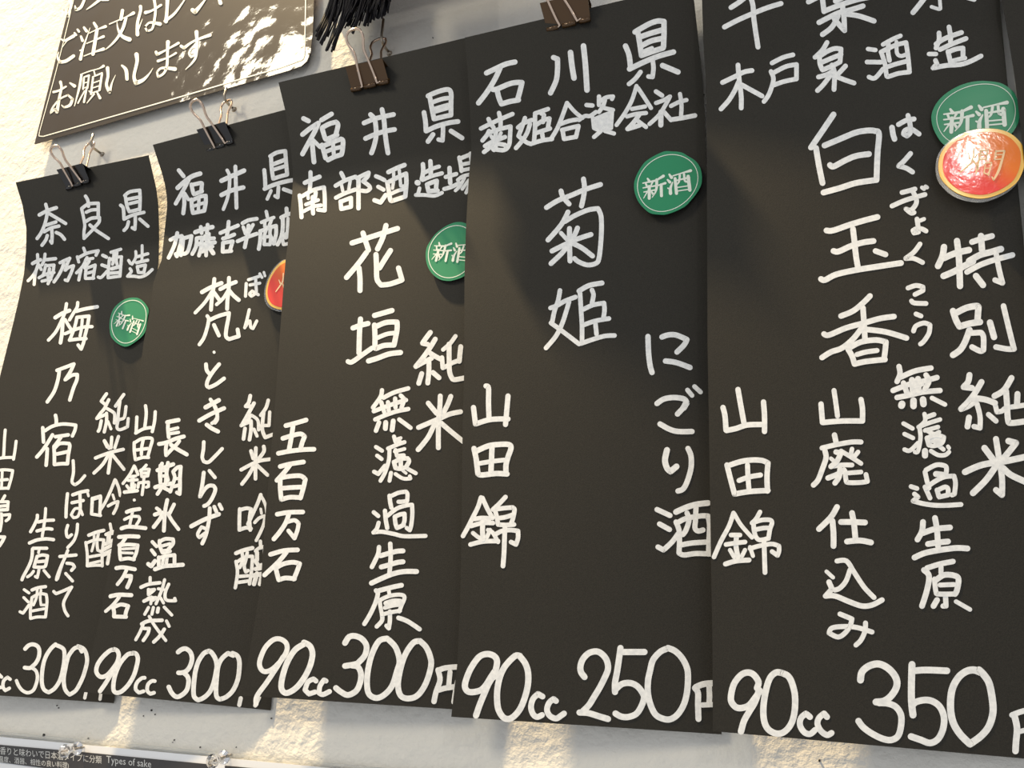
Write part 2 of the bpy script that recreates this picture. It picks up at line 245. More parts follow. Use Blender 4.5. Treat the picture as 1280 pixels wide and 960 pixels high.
DATA = """
#5 prefecture
@880 0 8 50
270,75 340,30 400,-15
205,270 340,200 500,130 640,75 770,35
470,-20 490,60 500,200 540,470
@1000 0 8 52
85,18 170,-25
225,-10 240,115
240,112 400,50 560,0 700,-30
355,12 420,-20
190,225 380,130 500,100 630,60
425,60 440,180 445,305 385,240 345,190
380,160 320,270 225,345
460,140 590,160 740,210
@1120 0 8 52
300,-40 240,40 170,125
435,-30 445,85 425,90 355,68 w36
700,-30 780,-8
#5 brewery
@880 0 8 48
185,825 300,770 400,720 480,705
340,650 350,780 372,960 372,1080
345,820 310,900 250,1000 170,1090
380,850 580,960
@880 0 8 46
680,630 790,575 890,548
670,715 695,790 670,890 640,960 600,1015
700,725 820,665 925,645 925,790
700,850 800,815 920,790
@1000 0 8 48
270,425 225,500 165,560 150,572
195,560 200,640 225,700 320,660 400,620
200,560 280,510 350,485 410,490 405,560 400,620
215,625 320,580 410,545
320,650 345,730 340,895
185,770 270,745 330,710 
300,760 230,850 175,905
455,660 400,720 350,770
350,760 450,800 540,830
@1000 0 8 46
680,490 755,500 w44
670,620 810,622
690,770 750,780 830,690
830,445 920,395 1005,358 w44
815,530 850,640 865,750 885,765 980,735 1095,720
1095,720 1080,560 1060,425 960,450 870,490 810,520
885,440 880,520 895,605
965,420 970,530 1010,560 1060,545 w40
870,670 960,640 1075,610
@1120 0 8 48
430,330 430,400 400,480
400,440 500,380 655,325
440,495 560,440 700,385
530,270 545,360 545,420
520,515 545,620
520,520 600,490 670,480 670,570
560,610 640,590 690,580 w44
330,540 400,540 w44
395,605 410,640 370,680 500,655 640,645 740,615 850,560
#5 product name
@1000 130 8 58
335,105 230,260 110,435
160,440 190,620 225,790
245,415 400,350 560,285 680,265 750,270 790,300 775,500 765,760
300,610 335,625 450,565 560,520 690,500
235,885 400,840 560,790 760,760
@1020 240 8 58
105,385 170,385 330,330 480,285 615,250
175,590 225,595 350,540 470,505 575,490
370,370 385,500 400,640 420,760
50,870 90,880 200,825 400,780 620,745 850,710
@1020 240 8 56
595,590 695,625
@1020 350 8 56
540,160 470,230 370,310 250,360
80,540 130,550 300,480 480,430 640,385 780,365
470,280 480,430 490,600
450,490 370,590 260,680 150,720 60,775
510,495 700,520 905,580
320,690 360,760 385,840
330,680 450,620 600,600 700,620 690,720 680,790
410,745 500,720 610,705 w50
385,840 500,815 690,795
#5 reading
@1000 130 8 50
920,235 930,300 945,350 w56
985,205 1060,165 1140,150
1080,115 1100,200 1105,280 1070,320 1035,300 1050,265 1110,250 1190,300
1105,495 1040,570 985,620 1060,640 1125,680
@1020 240 8 48
860,5 940,-15 990,-30 
960,-20 1000,60 1000,120 950,180 900,170 950,210 980,205
760,140 900,80 1090,25
1060,-45 1080,-30 w40
1095,-55 1110,-45 w40
1010,270 1020,340 1025,400 980,410 970,385 1010,365 1060,370 1100,390
1030,290 1080,270 w40
1040,520 980,600 895,665 980,665 1065,705
@1020 350 8 48
920,80 1000,55 1070,70 1070,105 990,145
955,210 985,230 1100,235
1000,340 1050,360
975,510 1000,460 1080,430 1140,450 1130,530 1080,610 1045,640
#5 special grade
@1120 280 8 64
480,230 465,320 420,420 
480,340 600,290 730,260
475,520 580,475 700,410 770,375
610,170 630,350 640,620
760,180 850,150 960,120 w58
850,120 860,260
730,370 840,310 950,280 1050,250
710,480 840,410 980,360 1165,310 w56
1000,290 1030,450 1065,590 990,560 w54
800,520 870,610
@1120 380 8 64
570,70 600,160 635,225 740,195 840,180
600,90 700,40 800,20 825,30 815,160
735,260 690,380 640,460 570,510
750,290 850,285 875,330 875,460 840,470 760,430 w56
940,185 980,330
1075,20 1130,250 1180,450 1110,450 1000,430 w56
@1100 430 8 60
895,310 880,380 835,430 920,440
1015,380 950,490 880,580 810,650 880,620 940,580
930,540 1050,555 1150,590
970,600 1000,720 1000,840 940,825 w52
890,735 875,825
1085,705 1160,770 w52
@1120 510 8 60
@1120 380 8 60
1155,740 1080,860 985,920
1100,870 1110,1000 1120,1160 1150,1190 1280,1175
1215,900 1210,1000
990,1000 1010,1080 1060,1070 1100,1040 1230,1020 1290,1010 w50
@1120 510 8 64
885,400 990,540
1000,310 1030,500 1060,700 1060,870 1000,820 w60
1125,330 1200,350 1120,450 1060,520
690,640 800,590 900,560 1100,530 1290,490
1000,580 900,720 770,850
1070,600 1150,670 1300,740
#5 unfiltered note
@1100 430 8 54
190,225 200,300 170,375
210,330 350,270 510,240
130,465 300,400 440,370 570,335
170,535 300,510 430,480 600,465
235,390 270,490
320,360 330,480 w62
380,350 385,470 w62
460,310 490,370 450,450
420,400 350,420 w50
220,600 215,615 w70
335,565 335,620 w66
430,555 435,600 w66
520,540 650,605 w46
@1120 510 8 44
75,155 165,205
85,260 170,300
85,415 140,425 220,350
285,60 290,130 230,190 
310,90 380,65 w48
225,190 330,150 440,115
235,200 245,300 220,430 190,440
290,225 420,190
300,220 380,260 430,240
310,300 330,370 w50
310,300 400,270 480,290 460,350 380,380 330,370
400,280 400,350 w56
350,330 470,310 w50
420,370 475,415
290,430 290,475 w62
350,430 420,470 490,470 530,440
520,385 530,400 w40
@1100 560 8 48
310,385 370,405 w46
345,460 380,490 330,530 450,560 600,575 810,565
450,240 470,330 490,400
460,220 560,170 640,175 665,200 660,260
560,260 640,270 w60
460,400 540,340 640,290 740,280 755,350 745,460 720,470
450,390 500,500
570,420 590,490 680,470
580,420 650,390 680,410 680,470
#5 raw sake note
@1100 650 8 58
430,20 420,110 375,195
430,130 550,90 700,75 
550,-20 570,100 580,260
480,240 580,225 680,215
345,375 450,330 600,300 760,280 875,285
470,480 600,440 730,415 w54
440,500 490,560 470,700 420,860 w58
610,470 610,530 w50
560,600 640,550 740,555 785,590 770,700 750,740
545,590 560,720 590,740 750,740 w50
600,650 740,645 w48
570,800 535,860 
655,760 660,860 630,860 w52
760,815 900,895 w44
#5 brewing method
@990 480 8 54
290,200 305,385
310,385 500,370 700,370
690,155 705,250 705,370
420,65 440,200 455,320 w50
425,510 440,580
300,640 450,605 600,580 690,580 w50
330,670 340,740 300,860 260,960 215,1010 
390,745 430,780 w40
440,680 490,690 450,770 390,825
490,670 590,730 690,795 w46
600,650 590,700 w46
660,680 620,730 w46
390,825 500,810 600,810 w48
360,940 460,900 520,860
480,850 470,930 430,990
530,870 540,960 560,985 680,985 755,975 740,905 w48
560,890 690,880 w46
@990 580 8 58
450,430 390,530 270,650
405,570 415,700 415,820
490,580 600,580 730,585
600,490 620,600 635,750
550,775 680,765 790,785
@990 690 8 54
450,90 545,90 620,200 720,350 820,455 w50
580,180 540,290 480,360 430,380 w50
345,195 410,255 w40
370,300 400,370 345,430
335,440 430,440 580,500 700,540 800,530 900,480
480,620 600,670 580,740 530,810 460,850 370,810 400,760 520,745 650,755 800,800 w50
735,710 730,790 690,880 640,930 w50
#5 rice variety
@870 470 8 54
270,315 290,400 300,540
305,545 400,525 510,490 650,485
420,135 445,280 480,470
675,260 685,400 685,555
@870 560 8 54
310,170 345,310 385,460 540,435 720,425
340,170 450,135 560,120 660,125 720,150 710,290 715,430
515,170 520,290 530,420 w50
430,325 530,290 645,270 w50
@870 620 8 46
375,170 330,300 250,450 180,610
385,180 450,290 560,415 w42
350,390 440,390 
300,485 400,470 490,460
405,400 400,500 420,610 w50
340,540 380,610 w42
490,540 460,600 w42
295,680 400,650 530,640 w50
640,160 600,230 560,270
575,270 580,340 600,410 640,440 720,425
590,260 660,240 740,240 760,270 740,330 725,425
600,335 680,320 740,320
540,510 570,600 w40
540,525 650,495 760,480 830,500 830,550 815,595 760,555 w46
680,450 685,600 690,765 w48
#5 volume
@890 820 8 64
450,320 465,260 420,190 360,165 290,190 220,280 190,400 200,470 260,520 360,500 430,420 480,350
470,340 430,460 370,560 320,650 290,755
700,170 640,165 580,220 540,340 515,500 520,640 560,730 640,775 720,760 790,680 825,560 830,400 800,270 760,200 700,170
980,610 940,575 890,620 880,690 920,760 980,780 1030,740 w60
1150,610 1120,575 1070,620 1055,680 1090,750 1150,790 1195,770 w60
#5 price
@1050 820 8 70
205,240 220,160 290,100 390,80 490,130 560,220 565,310 510,400 440,450 360,460 
390,470 480,475 560,510 610,590 610,700 580,800 510,840 420,825 310,770 230,710 185,650 w64
720,85 715,250 715,450 730,590
740,148 860,140 1070,148 w66
720,500 760,460 850,440 930,455 1000,510 1040,610 1030,730 980,830 900,870 810,840 710,805 w66
@1120 840 8 72
850,5 780,-20 700,-5 620,60 560,180 545,350 570,500 640,620 740,720 850,640 930,540 970,400 960,250 930,110 880,30 830,-20
1160,430 1240,400 1300,385 1360,380 w56
1185,440 1210,560 1200,700 1195,790 w66
1220,600 1300,580 1360,575 w50
#4 prefecture
@590 60 8 52
145,250 250,200 340,160 430,140
285,190 230,310 150,440 65,550
210,415 250,410 370,360 440,345 500,345 480,430 455,520
250,420 270,500 295,560 380,535 465,520
815,95 855,110 855,220 840,330 785,450
985,45 1000,180 1020,300 w56
1115,-20 1135,180 1150,420 w56
@720 20 8 54
495,300 530,390 545,510
535,530 680,460 830,400 975,360
590,160 640,130 740,75 820,50 880,55 880,180 875,310
620,170 640,290 655,395 750,360 870,320
640,210 740,175 860,140
650,300 750,250 860,225
660,360 760,320 w40
765,430 775,520 765,610 725,605 w46
645,560 590,630 530,680 w46
865,495 1020,560
#4 brewery
@590 100 8 44
90,485 200,430 300,385 405,340
165,390 190,440 215,475
270,330 285,400 285,470
170,510 150,550 105,605
190,520 280,490 385,465 380,560 370,650 320,700 210,690
240,520 230,600 240,650 220,700
190,560 210,590 w36
290,530 260,590 w36
130,660 200,620 330,570
210,630 170,680 120,720
270,640 330,650 340,670
@590 100 8 44
530,380 500,470 465,560 540,620 590,640
460,475 520,430 600,400
580,440 550,530 500,610 440,680
630,335 760,290
630,350 630,480 620,620
690,330 720,350 710,420
640,450 720,400 775,385 760,470
640,530 700,510 780,485
700,530 710,590
600,635 700,605 800,590
950,230 900,370 850,490 790,590
960,240 1030,320 1105,380 w40
885,440 970,410 1050,395
905,500 920,590 1030,570
900,500 980,480 1065,460 1040,570
@720 90 8 42
105,330 165,335 w44
30,480 90,440 140,440 200,400
230,245 230,330 w44
230,300 300,255 370,245 360,270
290,280 270,340 230,400
280,360 370,380
170,460 180,560 240,580 350,560 360,400
190,470 260,440 340,410
190,500 330,450
200,530 340,500 w56
200,560 340,530 w56
250,590 180,650
290,590 380,615
605,140 560,280 490,410 405,530
620,160 680,250 750,360
560,370 690,345
510,445 600,420 700,410
630,430 580,500 515,570 600,545 640,530 w46
620,490 700,550
800,195 860,235 w46
800,310 880,280 940,245 900,320 830,430 735,520
850,400 848,530 w52
880,400 950,480 w44
1040,220 1055,330 1050,450
950,340 1030,300 1105,280
960,475 1060,460 1190,435 w46
#4 product name
@650 210 8 50
265,395 380,325 520,270 650,215 805,165
410,230 430,290 490,360
635,110 645,200 635,290 615,380
480,440 430,540 370,620 280,720
450,535 550,475 680,420 780,405 810,480 815,620 805,780 790,900 765,950 680,970 590,940 545,905 w48
495,605 495,720 500,930
575,600 550,660 510,720
410,650 470,715 w42
320,830 430,775 560,715 710,665
490,760 420,850 310,955
520,750 620,800 725,880
@650 330 8 46
400,265 380,370 345,470 320,590 
305,440 370,415 450,370 555,330
490,380 460,480 420,600 360,720 260,840
310,590 400,655 500,730 590,800
590,270 690,215 820,190 w50
600,290 610,450 620,620 620,780
720,260 735,310 720,390
630,455 730,410 840,390 845,460 835,540
635,610 750,570 890,545
755,600 765,700
610,795 740,750 850,720 945,715
#4 cloudy sake note
@770 390 8 54
320,245 325,400 340,530 360,605
460,250 520,230 600,230 710,275 680,330 610,400
495,490 600,505 740,555
715,780 760,835 w46
785,745 845,800 w46
410,915 480,870 580,855 680,870 710,910 680,960
@770 500 8 54
700,20 670,80 615,140
440,240 530,290 620,315 760,315
510,500 490,600 510,680 545,715 605,665 w60
720,485 750,560 750,680 710,820 670,890 620,910
@770 600 8 52
410,295 540,355
435,440 535,495
420,670 475,700 560,620 620,540
600,320 700,275 800,245 920,230 w58
710,330 730,400 700,500 670,545
600,420 630,500 635,600 630,730 680,750 800,735 950,740
610,430 700,385 840,360 920,360 935,450 930,600 925,740
800,270 795,400 790,480 820,510 870,500
650,650 760,630 920,620
#4 rice variety
@560 460 8 52
255,395 265,480 275,560 400,520 500,510 600,510
380,180 405,200 405,350 410,500
600,280 590,400 575,565
@560 540 8 54
260,165 280,260 290,340 300,420 340,430 480,415 590,420
285,190 400,140 500,125 605,125 630,160 600,250 580,330 580,400
440,150 435,280 430,390
310,315 430,295 560,280 w46
@560 610 8 46
330,95 300,190 250,290 200,390 150,480
345,100 390,200 445,300
265,310 340,300 420,305
230,380 340,350 450,350
350,310 345,420 350,510 w50
250,450 300,490 340,510 w42
420,420 390,490 w42
225,565 350,535 500,530
400,420 450,450 500,540 w42
575,90 510,160 450,215
470,220 490,300 500,365 580,370 660,365
490,210 570,200 650,195 665,220 650,300 630,360
520,300 580,290 640,270
480,460 540,430 620,420 700,430 700,500 680,565 630,540 w46
570,390 565,500 560,650 550,780 w48
#4 volume
@570 800 8 62
380,370 400,290 410,210 380,160 310,140 230,170 150,280 100,400 90,470 120,515 180,520 250,500 300,450 350,370 390,310
390,340 330,430 290,520 240,640 200,755
640,160 590,160 500,250 450,340 420,450 410,560 420,680 460,760 510,790 570,770 640,690 690,570 720,440 720,320 690,230 640,165
865,565 820,540 770,590 750,670 770,740 810,770 860,750 w58
1000,610 975,590 930,630 910,700 940,760 1000,785 1045,760 1080,735 w58
#4 price
@710 795 8 62
165,410 130,360 125,300 150,230 210,170 290,155 350,190 390,250 400,330 370,410 320,510 260,610 210,690 150,750
115,765 200,770 300,800 400,830
525,120 510,230 490,360 470,470 470,560
550,160 650,160 765,160
480,530 540,480 620,470 690,500 740,560 760,620 730,710 680,780 600,810 530,805 475,775
980,130 920,160 850,240 820,350 800,450 800,580 830,700 880,790 960,830 1030,830 1100,780 1160,680 1190,560 1200,420 1190,320 1140,220 1070,150 1000,120
@800 800 8 62
550,480 580,530 580,640 585,790 w60
560,470 640,440 760,430
690,450 695,560 690,640 w56
620,650 760,645 w52
760,430 830,430 825,780 w60
#3 prefecture
@360 100 8 48
155,385 205,410
145,545 220,485 305,430 270,510 210,620 145,740
240,600 250,720 260,820
250,600 320,670 w40
335,400 435,340
340,480 370,580 385,595 490,550
345,475 410,440 480,420 500,450 480,540
340,650 360,720 375,780 
350,660 450,620 530,590 550,610 545,700 535,745
400,800 460,770 535,745
450,630 460,770 w40
370,720 450,690 530,670 w42
760,430 860,390 960,365 1055,345
775,585 880,540 980,510 1065,495
825,345 865,390 880,480 880,570 860,660 835,730
940,295 960,400 970,520 985,640 1000,730
@480 90 8 48
400,405 415,500 420,590
425,590 520,545 640,510 740,495
440,240 480,220 560,190 640,175 670,210 670,320 670,430
460,260 480,370 500,470 580,450 670,430
490,300 580,270 640,260 w44
500,370 640,330 w44
500,400 640,360 w40
590,520 590,600 585,685 545,675 w44
490,625 440,695
670,590 780,660
#3 brewery
@360 190 10.667 56
300,270 300,380 290,510
225,410 320,370 420,330 w60
155,580 170,700 180,870
190,590 330,510 480,470 490,600 490,780 400,770 w54
265,560 270,620 w44
370,540 360,600 330,640
240,700 320,670 400,640 w50
210,790 330,730 440,710 w50
330,600 330,720 335,820 w56
710,280 740,340
635,450 760,380 900,330
710,420 730,520 w44
830,380 810,500 w44
640,610 760,550 900,500
700,660 710,760 840,730
710,660 840,610 840,720
920,350 1000,310 1075,275 1060,330 1000,390 1080,450 1095,490 1050,520 980,515
940,360 940,500 940,750 w60
@470 180 10.667 60
0,430 50,450 110,480 w56
30,570 100,610 w56
-20,750 60,780 130,680
165,375 280,320 380,280
150,510 170,620 190,740 210,760 300,730 390,700
180,500 300,440 400,395 405,520 390,700
235,380 235,480 220,590 w44
310,350 320,450 330,560 390,560 w44
210,660 300,620 390,600 w50
625,270 630,370 610,470
620,480 740,430 880,390 w54
650,380 750,330 840,300 w54
725,230 730,330 730,420
550,515 560,518 w74
580,590 560,660 530,680 650,680 780,690 880,650 w50
680,540 700,630 820,620
700,530 810,490 800,600
980,320 985,440 990,520 w60
930,440 1070,400 w56
910,600 1010,570 1110,520 w56
1110,180 1130,280 1140,360 w56
1130,190 1280,130 w56
1160,270 1260,250 1300,240 w50
1150,350 1300,320 w50
1090,480 1160,430 1280,400 w50
1180,450 1120,560 1060,620 w46
1240,480 1150,600 w46
1270,480 1230,580 1200,650 w46
1260,130 1290,300
#3 product name
@410 270 8 52
240,270 350,235 520,180 695,125
350,170 375,250 405,340
580,95 550,210 495,330
385,365 300,480 185,615
310,520 320,620 320,745
480,385 485,500 490,630 530,690 620,680 740,640 705,520
625,345 570,430 515,520
@410 360 8 52
250,400 320,375 400,355
325,310 315,450 310,650
200,735 240,740 340,670 440,600 w48
465,275 640,225
465,370 470,480 470,590 480,605 560,575 660,570
480,385 580,345 690,340 690,420 660,570
490,500 590,460 670,450 w44
405,730 500,700 610,660 725,645
#3 junmai
@500 400 10.667 66
405,165 340,250 300,310 370,325
470,255 400,370 300,510 210,620 300,570 420,510
400,440 480,490 560,530
385,540 385,680 370,840
290,715 250,845
440,700 520,770
560,500 570,640 650,600 700,570 780,540 w60
740,215 680,300 640,340 575,395 w56
655,320 655,500 660,680 690,770 730,795 870,770
810,355 800,450 790,550
@480 480 10.667 66
590,255 700,390
750,160 745,300 730,450 725,600 725,850
890,165 850,270 790,390
460,580 600,520 740,460 880,400 1020,370
680,520 600,690 520,800 455,875
760,520 900,640 1060,770
#3 unfiltered note
@440 470 10.667 58
400,190 380,280 280,420
420,290 560,220 750,165
290,470 420,420 560,370 720,320
310,580 450,520 600,470 750,440
390,350 430,480
480,350 490,460
575,300 580,420
650,260 700,310 660,420
360,620 320,730 w60
450,620 445,700 w66
550,600 535,720 w66
630,580 780,690
@440 540 10.667 54
320,200 400,250
335,315 395,360
295,530 350,560 440,450 w56
560,60 580,130 640,130
590,100 650,80 w46
480,220 600,170 700,135
500,240 490,380 440,540 380,650
570,260 700,225 w48
580,240 600,320 690,310
560,400 580,480 640,490 720,470 w60
570,400 640,360 740,350 760,390 730,450 w60
650,380 650,470 w60
520,545 500,650
580,560 680,620 780,620 770,590 w50
660,500 720,550 w40
740,490 850,550
@440 600 10.667 58
290,430 350,480 w56
355,570 330,650 285,700 400,690 560,720 700,750 980,745 w56
500,210 510,300 525,370
530,210 620,170 720,155 740,190 735,280 660,290 620,290 w56
440,410 450,530 470,640
470,480 600,380 720,340 800,330 805,450 790,600 770,670 730,640 w56
570,490 580,580 600,640 690,600
570,490 640,460 700,450 700,540 680,600
#3 raw sake note
@440 660 10.667 60
360,255 350,340 310,430 265,520
380,370 500,335 600,310 680,305 w66
510,210 515,400 500,600
390,520 500,490 600,460 680,450 w66
260,735 400,670 550,610 700,580 860,580 w68
@440 710 10.667 54
330,310 440,280 560,250 660,230 w64
320,300 345,340 310,470 240,620 165,745 w60
490,300 500,360 w50
370,430 450,390 560,360 670,360 700,400 660,500 630,580
370,440 380,520 400,620 520,590 640,570
450,470 550,440 640,440 w64
440,530 540,500 620,490 w56
400,620 400,700 330,780 w58
505,580 505,700 490,805 460,770 w58
620,665 740,710 900,815 w62
#3 rice variety
@310 510 10.667 62
505,235 640,200 775,160
600,240 580,380 545,570
465,405 580,370 700,345 755,380 720,470 700,550
405,605 560,575 740,555 880,550
@310 570 10.667 62
430,140 570,105 740,80
560,120 490,210 385,325
430,300 430,440 445,580 560,550 700,555
440,290 560,270 700,265 765,310 740,420 700,560
460,430 580,420 700,415
@310 640 10.667 62
390,30 540,5 730,0
550,10 500,150 420,270 345,360
530,130 620,110 675,150 660,240 620,350 540,250 w56
300,565 480,515 660,505
510,540 400,670 220,840
370,750 390,830 410,905 500,880 620,890
380,740 480,690 600,670 690,690 650,800 610,895
#3 volume
@300 785 8 50
430,300 470,220 460,150 400,110 330,120 250,200 200,320 200,390 240,435 310,420 380,360 430,300
430,290 370,390 270,540 170,680 160,760
640,145 700,180 725,260 700,380 640,500 560,600 470,650 420,620 415,540 450,400 500,290 560,210 640,160 w58
760,530 735,510 680,540 650,620 690,660 750,640 w50
860,530 840,520 800,580 790,650 830,665 895,635 w50
#3 price
@410 785 8 58
170,150 210,90 270,80 340,110 385,180 370,270 310,340 280,360 170,380
240,375 300,390 330,460 320,550 280,630 200,670 130,640 80,600
590,105 510,130 440,260 400,420 390,560 410,660 480,700 560,670 640,580 690,430 715,330 680,200 610,120
910,130 850,150 770,270 720,430 700,580 730,680 810,705 900,670 980,550 1030,380 1020,280 980,190 920,130
1100,420 1120,520 1080,640 1060,735 w54
1110,420 1170,400 1270,390 1340,390 w54
1220,440 1205,600 w50
1110,620 1180,600 1330,580 w54
1340,400 1290,560 1260,740 w54
#2 prefecture
@200 180 10.667 54
250,350 315,430
235,585 330,500 430,430 535,395 w62
390,460 330,580 210,795
315,650 325,780 310,925 
330,660 380,740 w46
420,540 440,640 455,670 560,630
430,545 540,520 560,530 550,630
420,740 425,840 440,920 590,890
430,750 540,700 610,690 610,780 590,890
440,830 600,780 w44
520,740 510,900 w44
820,490 950,430 1120,355 w62
820,680 950,620 1110,580 w60
895,350 925,420 925,560 900,720 845,870 w46
1005,300 1010,480 1020,850 w52
@290 170 10.667 54
430,455 440,560 445,690
435,705 560,650 700,610 800,590 w56
510,270 600,220 710,200 720,340 735,510
520,280 530,440 550,570 640,540 735,515
540,380 700,320 w56
550,450 710,400 w50
620,680 610,820 575,800 w50
520,730 470,840 w46
690,710 800,750
#2 brewery
@200 250 10.667 52
140,530 200,500 290,480 270,600 225,750 210,720
230,440 200,580 150,700 115,770
310,500 300,620 280,735
320,510 420,480 400,590 360,700 290,720
470,430 580,390 700,360 w58
545,360 555,440
635,330 625,440
490,510 480,620 430,720
490,510 560,500 550,620 520,740
500,590 560,580 w60
590,520 720,510 w50
570,590 730,565 w56
650,450 640,560 560,660
620,560 615,740 w50
700,620 560,690 w50
650,620 710,710 w60
600,480 690,620 w50
805,440 920,390 1040,340
915,290 905,400 890,490
840,515 920,490 990,460
840,570 835,690 950,680
850,570 970,550 930,680
1100,310 1180,270 1290,250
1110,360 1140,450 w46
1240,330 1180,440 w48
1180,340 1160,480 1130,630
1035,550 1150,500 1290,450
@270 240 10.667 46
670,260 685,330
605,405 700,365 770,340
650,390 650,460 
740,370 710,450
590,520 590,640 570,760 w52
600,520 700,480 800,450 800,560 770,690 w52
680,470 650,560 640,620 
730,470 720,560 760,640
650,600 640,700 720,700 730,620
660,600 730,590
940,220 945,290 w54
870,340 930,310 990,290 w54
890,350 890,480 870,600 820,700 w54
960,350 950,540 w44
950,540 890,610 900,700 960,690
930,610 1010,560 w50
#2 product name
@230 330 10.667 52
240,375 360,310 500,255 w56
405,200 390,340 370,470 360,610
370,370 280,510 150,650 w46
400,380 480,490
485,335 590,280 690,240 w54
600,185 595,350 580,480 575,600
590,350 520,460 435,540 w46
600,350 660,420 730,480 w54
@230 380 10.667 52
310,160 330,210 300,350 260,460 205,540 w48
340,215 460,160 600,120 590,200 565,330 560,430 600,470 730,430 715,340 w52
400,280 465,420
400,640 402,646 w38
@220 430 10.667 52
400,270 410,350 450,400
575,270 500,360 430,470 410,550 440,580 530,540 640,460
460,740 510,820 545,920 550,1000 520,1050 w50
395,845 570,750 w60
@220 500 10.667 56
310,275 460,190 640,110
490,30 540,130 550,220 520,280 480,310 w48
410,330 480,380 560,420
370,560 365,660 350,760 370,820 430,830 510,760 615,650 w48
@220 580 10.667 52
445,90 520,180 w48
370,115 350,280 320,435 380,340 440,290 500,290 525,340 490,440 430,530 375,560
205,830 380,740 570,670 w58
450,590 440,750 400,940 350,1060
390,860 340,840 290,930 310,980 390,920 w46
510,570 540,640 w50
580,540 610,600 w50
#2 reading
@230 330 10.667 42
830,260 820,430
860,210 940,185 1000,165
880,280 1010,255
955,190 960,300 960,380 900,430 870,400 910,360 990,410
1010,130 1040,180 w38
1065,110 1080,160 w34
870,610 840,740 810,850 860,770 880,760 890,840 920,860 970,760
#2 junmai
@220 430 10.667 52
990,690 970,780 930,830 990,830
1040,790 980,900 880,1080
1230,750 1200,850 1130,950 w48
@220 500 10.667 50
930,280 870,340 1000,280
960,270 1000,200 1090,270 1100,400 1140,340 w44
1000,280 1000,400 980,530
920,380 900,520
1040,390 1080,480 w44
1170,150 1150,350 1160,430 1190,500 1290,460
1250,160 1240,340 1180,340 w44
1000,680 1030,780
1065,640 1060,800 1060,1050 w50
1170,620 1170,690 1090,800
870,930 1000,860 1120,810 1250,790
1040,870 970,1000 880,1120
1070,860 1220,1000
#2 ginjo
@220 580 10.667 50
850,600 845,740 845,880 930,850 1000,860
860,610 940,590 1000,600 980,740 990,880
1130,410 1090,520 1030,650 960,800
1130,420 1170,490 1200,570 1210,650 w42
1130,600 1140,660 w36
1050,780 1110,720 1190,690 1170,800 1130,900 1070,1020 w44
@220 640 10.667 46
800,550 900,510 1020,480 w54
800,660 820,800 800,960 790,1010
810,670 920,600 1020,590 1010,760 980,960
880,540 890,640 850,740
950,540 930,640 910,720 930,800 960,780
840,860 960,850
820,940 960,920
1125,390 1130,480
1060,520 1110,480 1180,460 1180,600
1080,540 1080,640 w56
1060,650 1100,720 1180,700 w56
1060,760 1180,740 w56
1010,850 1180,820 w60
1080,820 1040,960 w60
1150,840 1120,960 w60
#2 ice aging note
@150 510 10.667 50
640,200 640,290 650,390
630,190 700,175 780,160 w56
670,290 770,265 w44
680,340 780,325 w44
520,480 620,460 740,410 850,380 w54
620,480 610,560 615,630 680,560 760,480 790,440
680,490 750,540 890,620 w54
500,830 600,790 710,750 w54
560,740 540,860 540,960
640,730 620,860 640,960
@150 580 10.667 50
540,20 530,140 540,250
640,20 620,120 610,260
560,90 610,90 w40
560,160 610,160 w44
470,310 570,280 690,260 w56
550,320 500,400
590,320 670,360
710,110 730,180 700,280 670,370 w48
710,100 760,50 810,35 800,180 800,300 795,400 760,380 w52
730,200 790,190 w40
720,300 790,280 w48
630,480 600,640 585,890 w52
490,590 530,620 w48
465,675 540,650 570,650 540,720 450,840 w54
720,540 650,680
640,660 690,750 780,870 w48
@130 660 10.667 50
645,185 700,245 w48
635,295 680,355 w48
590,480 630,510 680,440 w56
740,170 745,240 780,330 880,310
745,180 820,145 920,150 920,210 860,280
770,240 880,210 w44
790,300 850,295 w40
730,390 730,500
740,400 820,375 940,360 940,480
790,410 780,480 w44
840,400 830,480 w44
680,550 800,510 920,500 1050,490 w56
@120 720 10.667 42
722,20 722,100
600,150 700,110 850,90 w48
700,180 700,250 760,200 780,180 710,190 w44
690,300 740,280 w40
640,335 720,300 800,290 760,320 w48
740,300 730,370 w40
915,50 880,180 840,280 800,370
830,170 900,180 w40
860,290 900,360 w40
970,110 930,200 920,280 950,325 1060,330 1050,300 w44
700,420 650,510
765,420 745,510
830,430 820,480 w48
910,415 1010,520
610,640 700,600 880,590 w50
630,640 590,740 530,850
640,700 710,700 690,770 630,860 w46
710,540 780,660 930,860
910,710 850,800 770,880 w48
940,600 975,670
#2 rice varieties
@90 480 10.667 44
865,440 860,540 855,650
850,655 950,600 1050,580
980,290 990,400 970,580
1110,370 1100,500 1070,635
@150 510 10.667 44
190,460 190,570 205,690 300,660 380,660
200,460 290,410 400,400 430,430 400,540 370,650
310,420 290,520 285,620
220,560 370,540
@150 580 10.667 40
190,25 130,140 40,260
200,40 240,140
130,170 210,160
110,220 230,210
170,170 160,340 w56
90,290 120,330
200,280 190,320
60,375 230,355 w48
350,15 300,70 270,90
280,80 290,170 370,160
300,70 390,70 370,160
290,120 370,120
240,310 250,250 380,240 380,300 350,310
320,180 310,290 295,410
190,480 191,481 w40
90,640 160,615 260,600 w52
170,620 150,720 130,810
60,740 150,700 250,700 260,740 220,810
20,860 120,835 340,855 w52
@130 660 10.667 48
200,120 330,110 460,115 w54
290,130 240,200 200,230
210,230 210,330 220,420 320,405 400,420
220,230 330,220 450,230 430,330 390,420
250,280 410,270 w36
240,330 380,335 w36
165,535 260,525 410,550 w54
300,560 250,660 180,750
290,640 360,640 350,700 310,790 w54
85,915 200,890 360,895
@120 720 10.667 52
195,270 300,250 470,255 w56
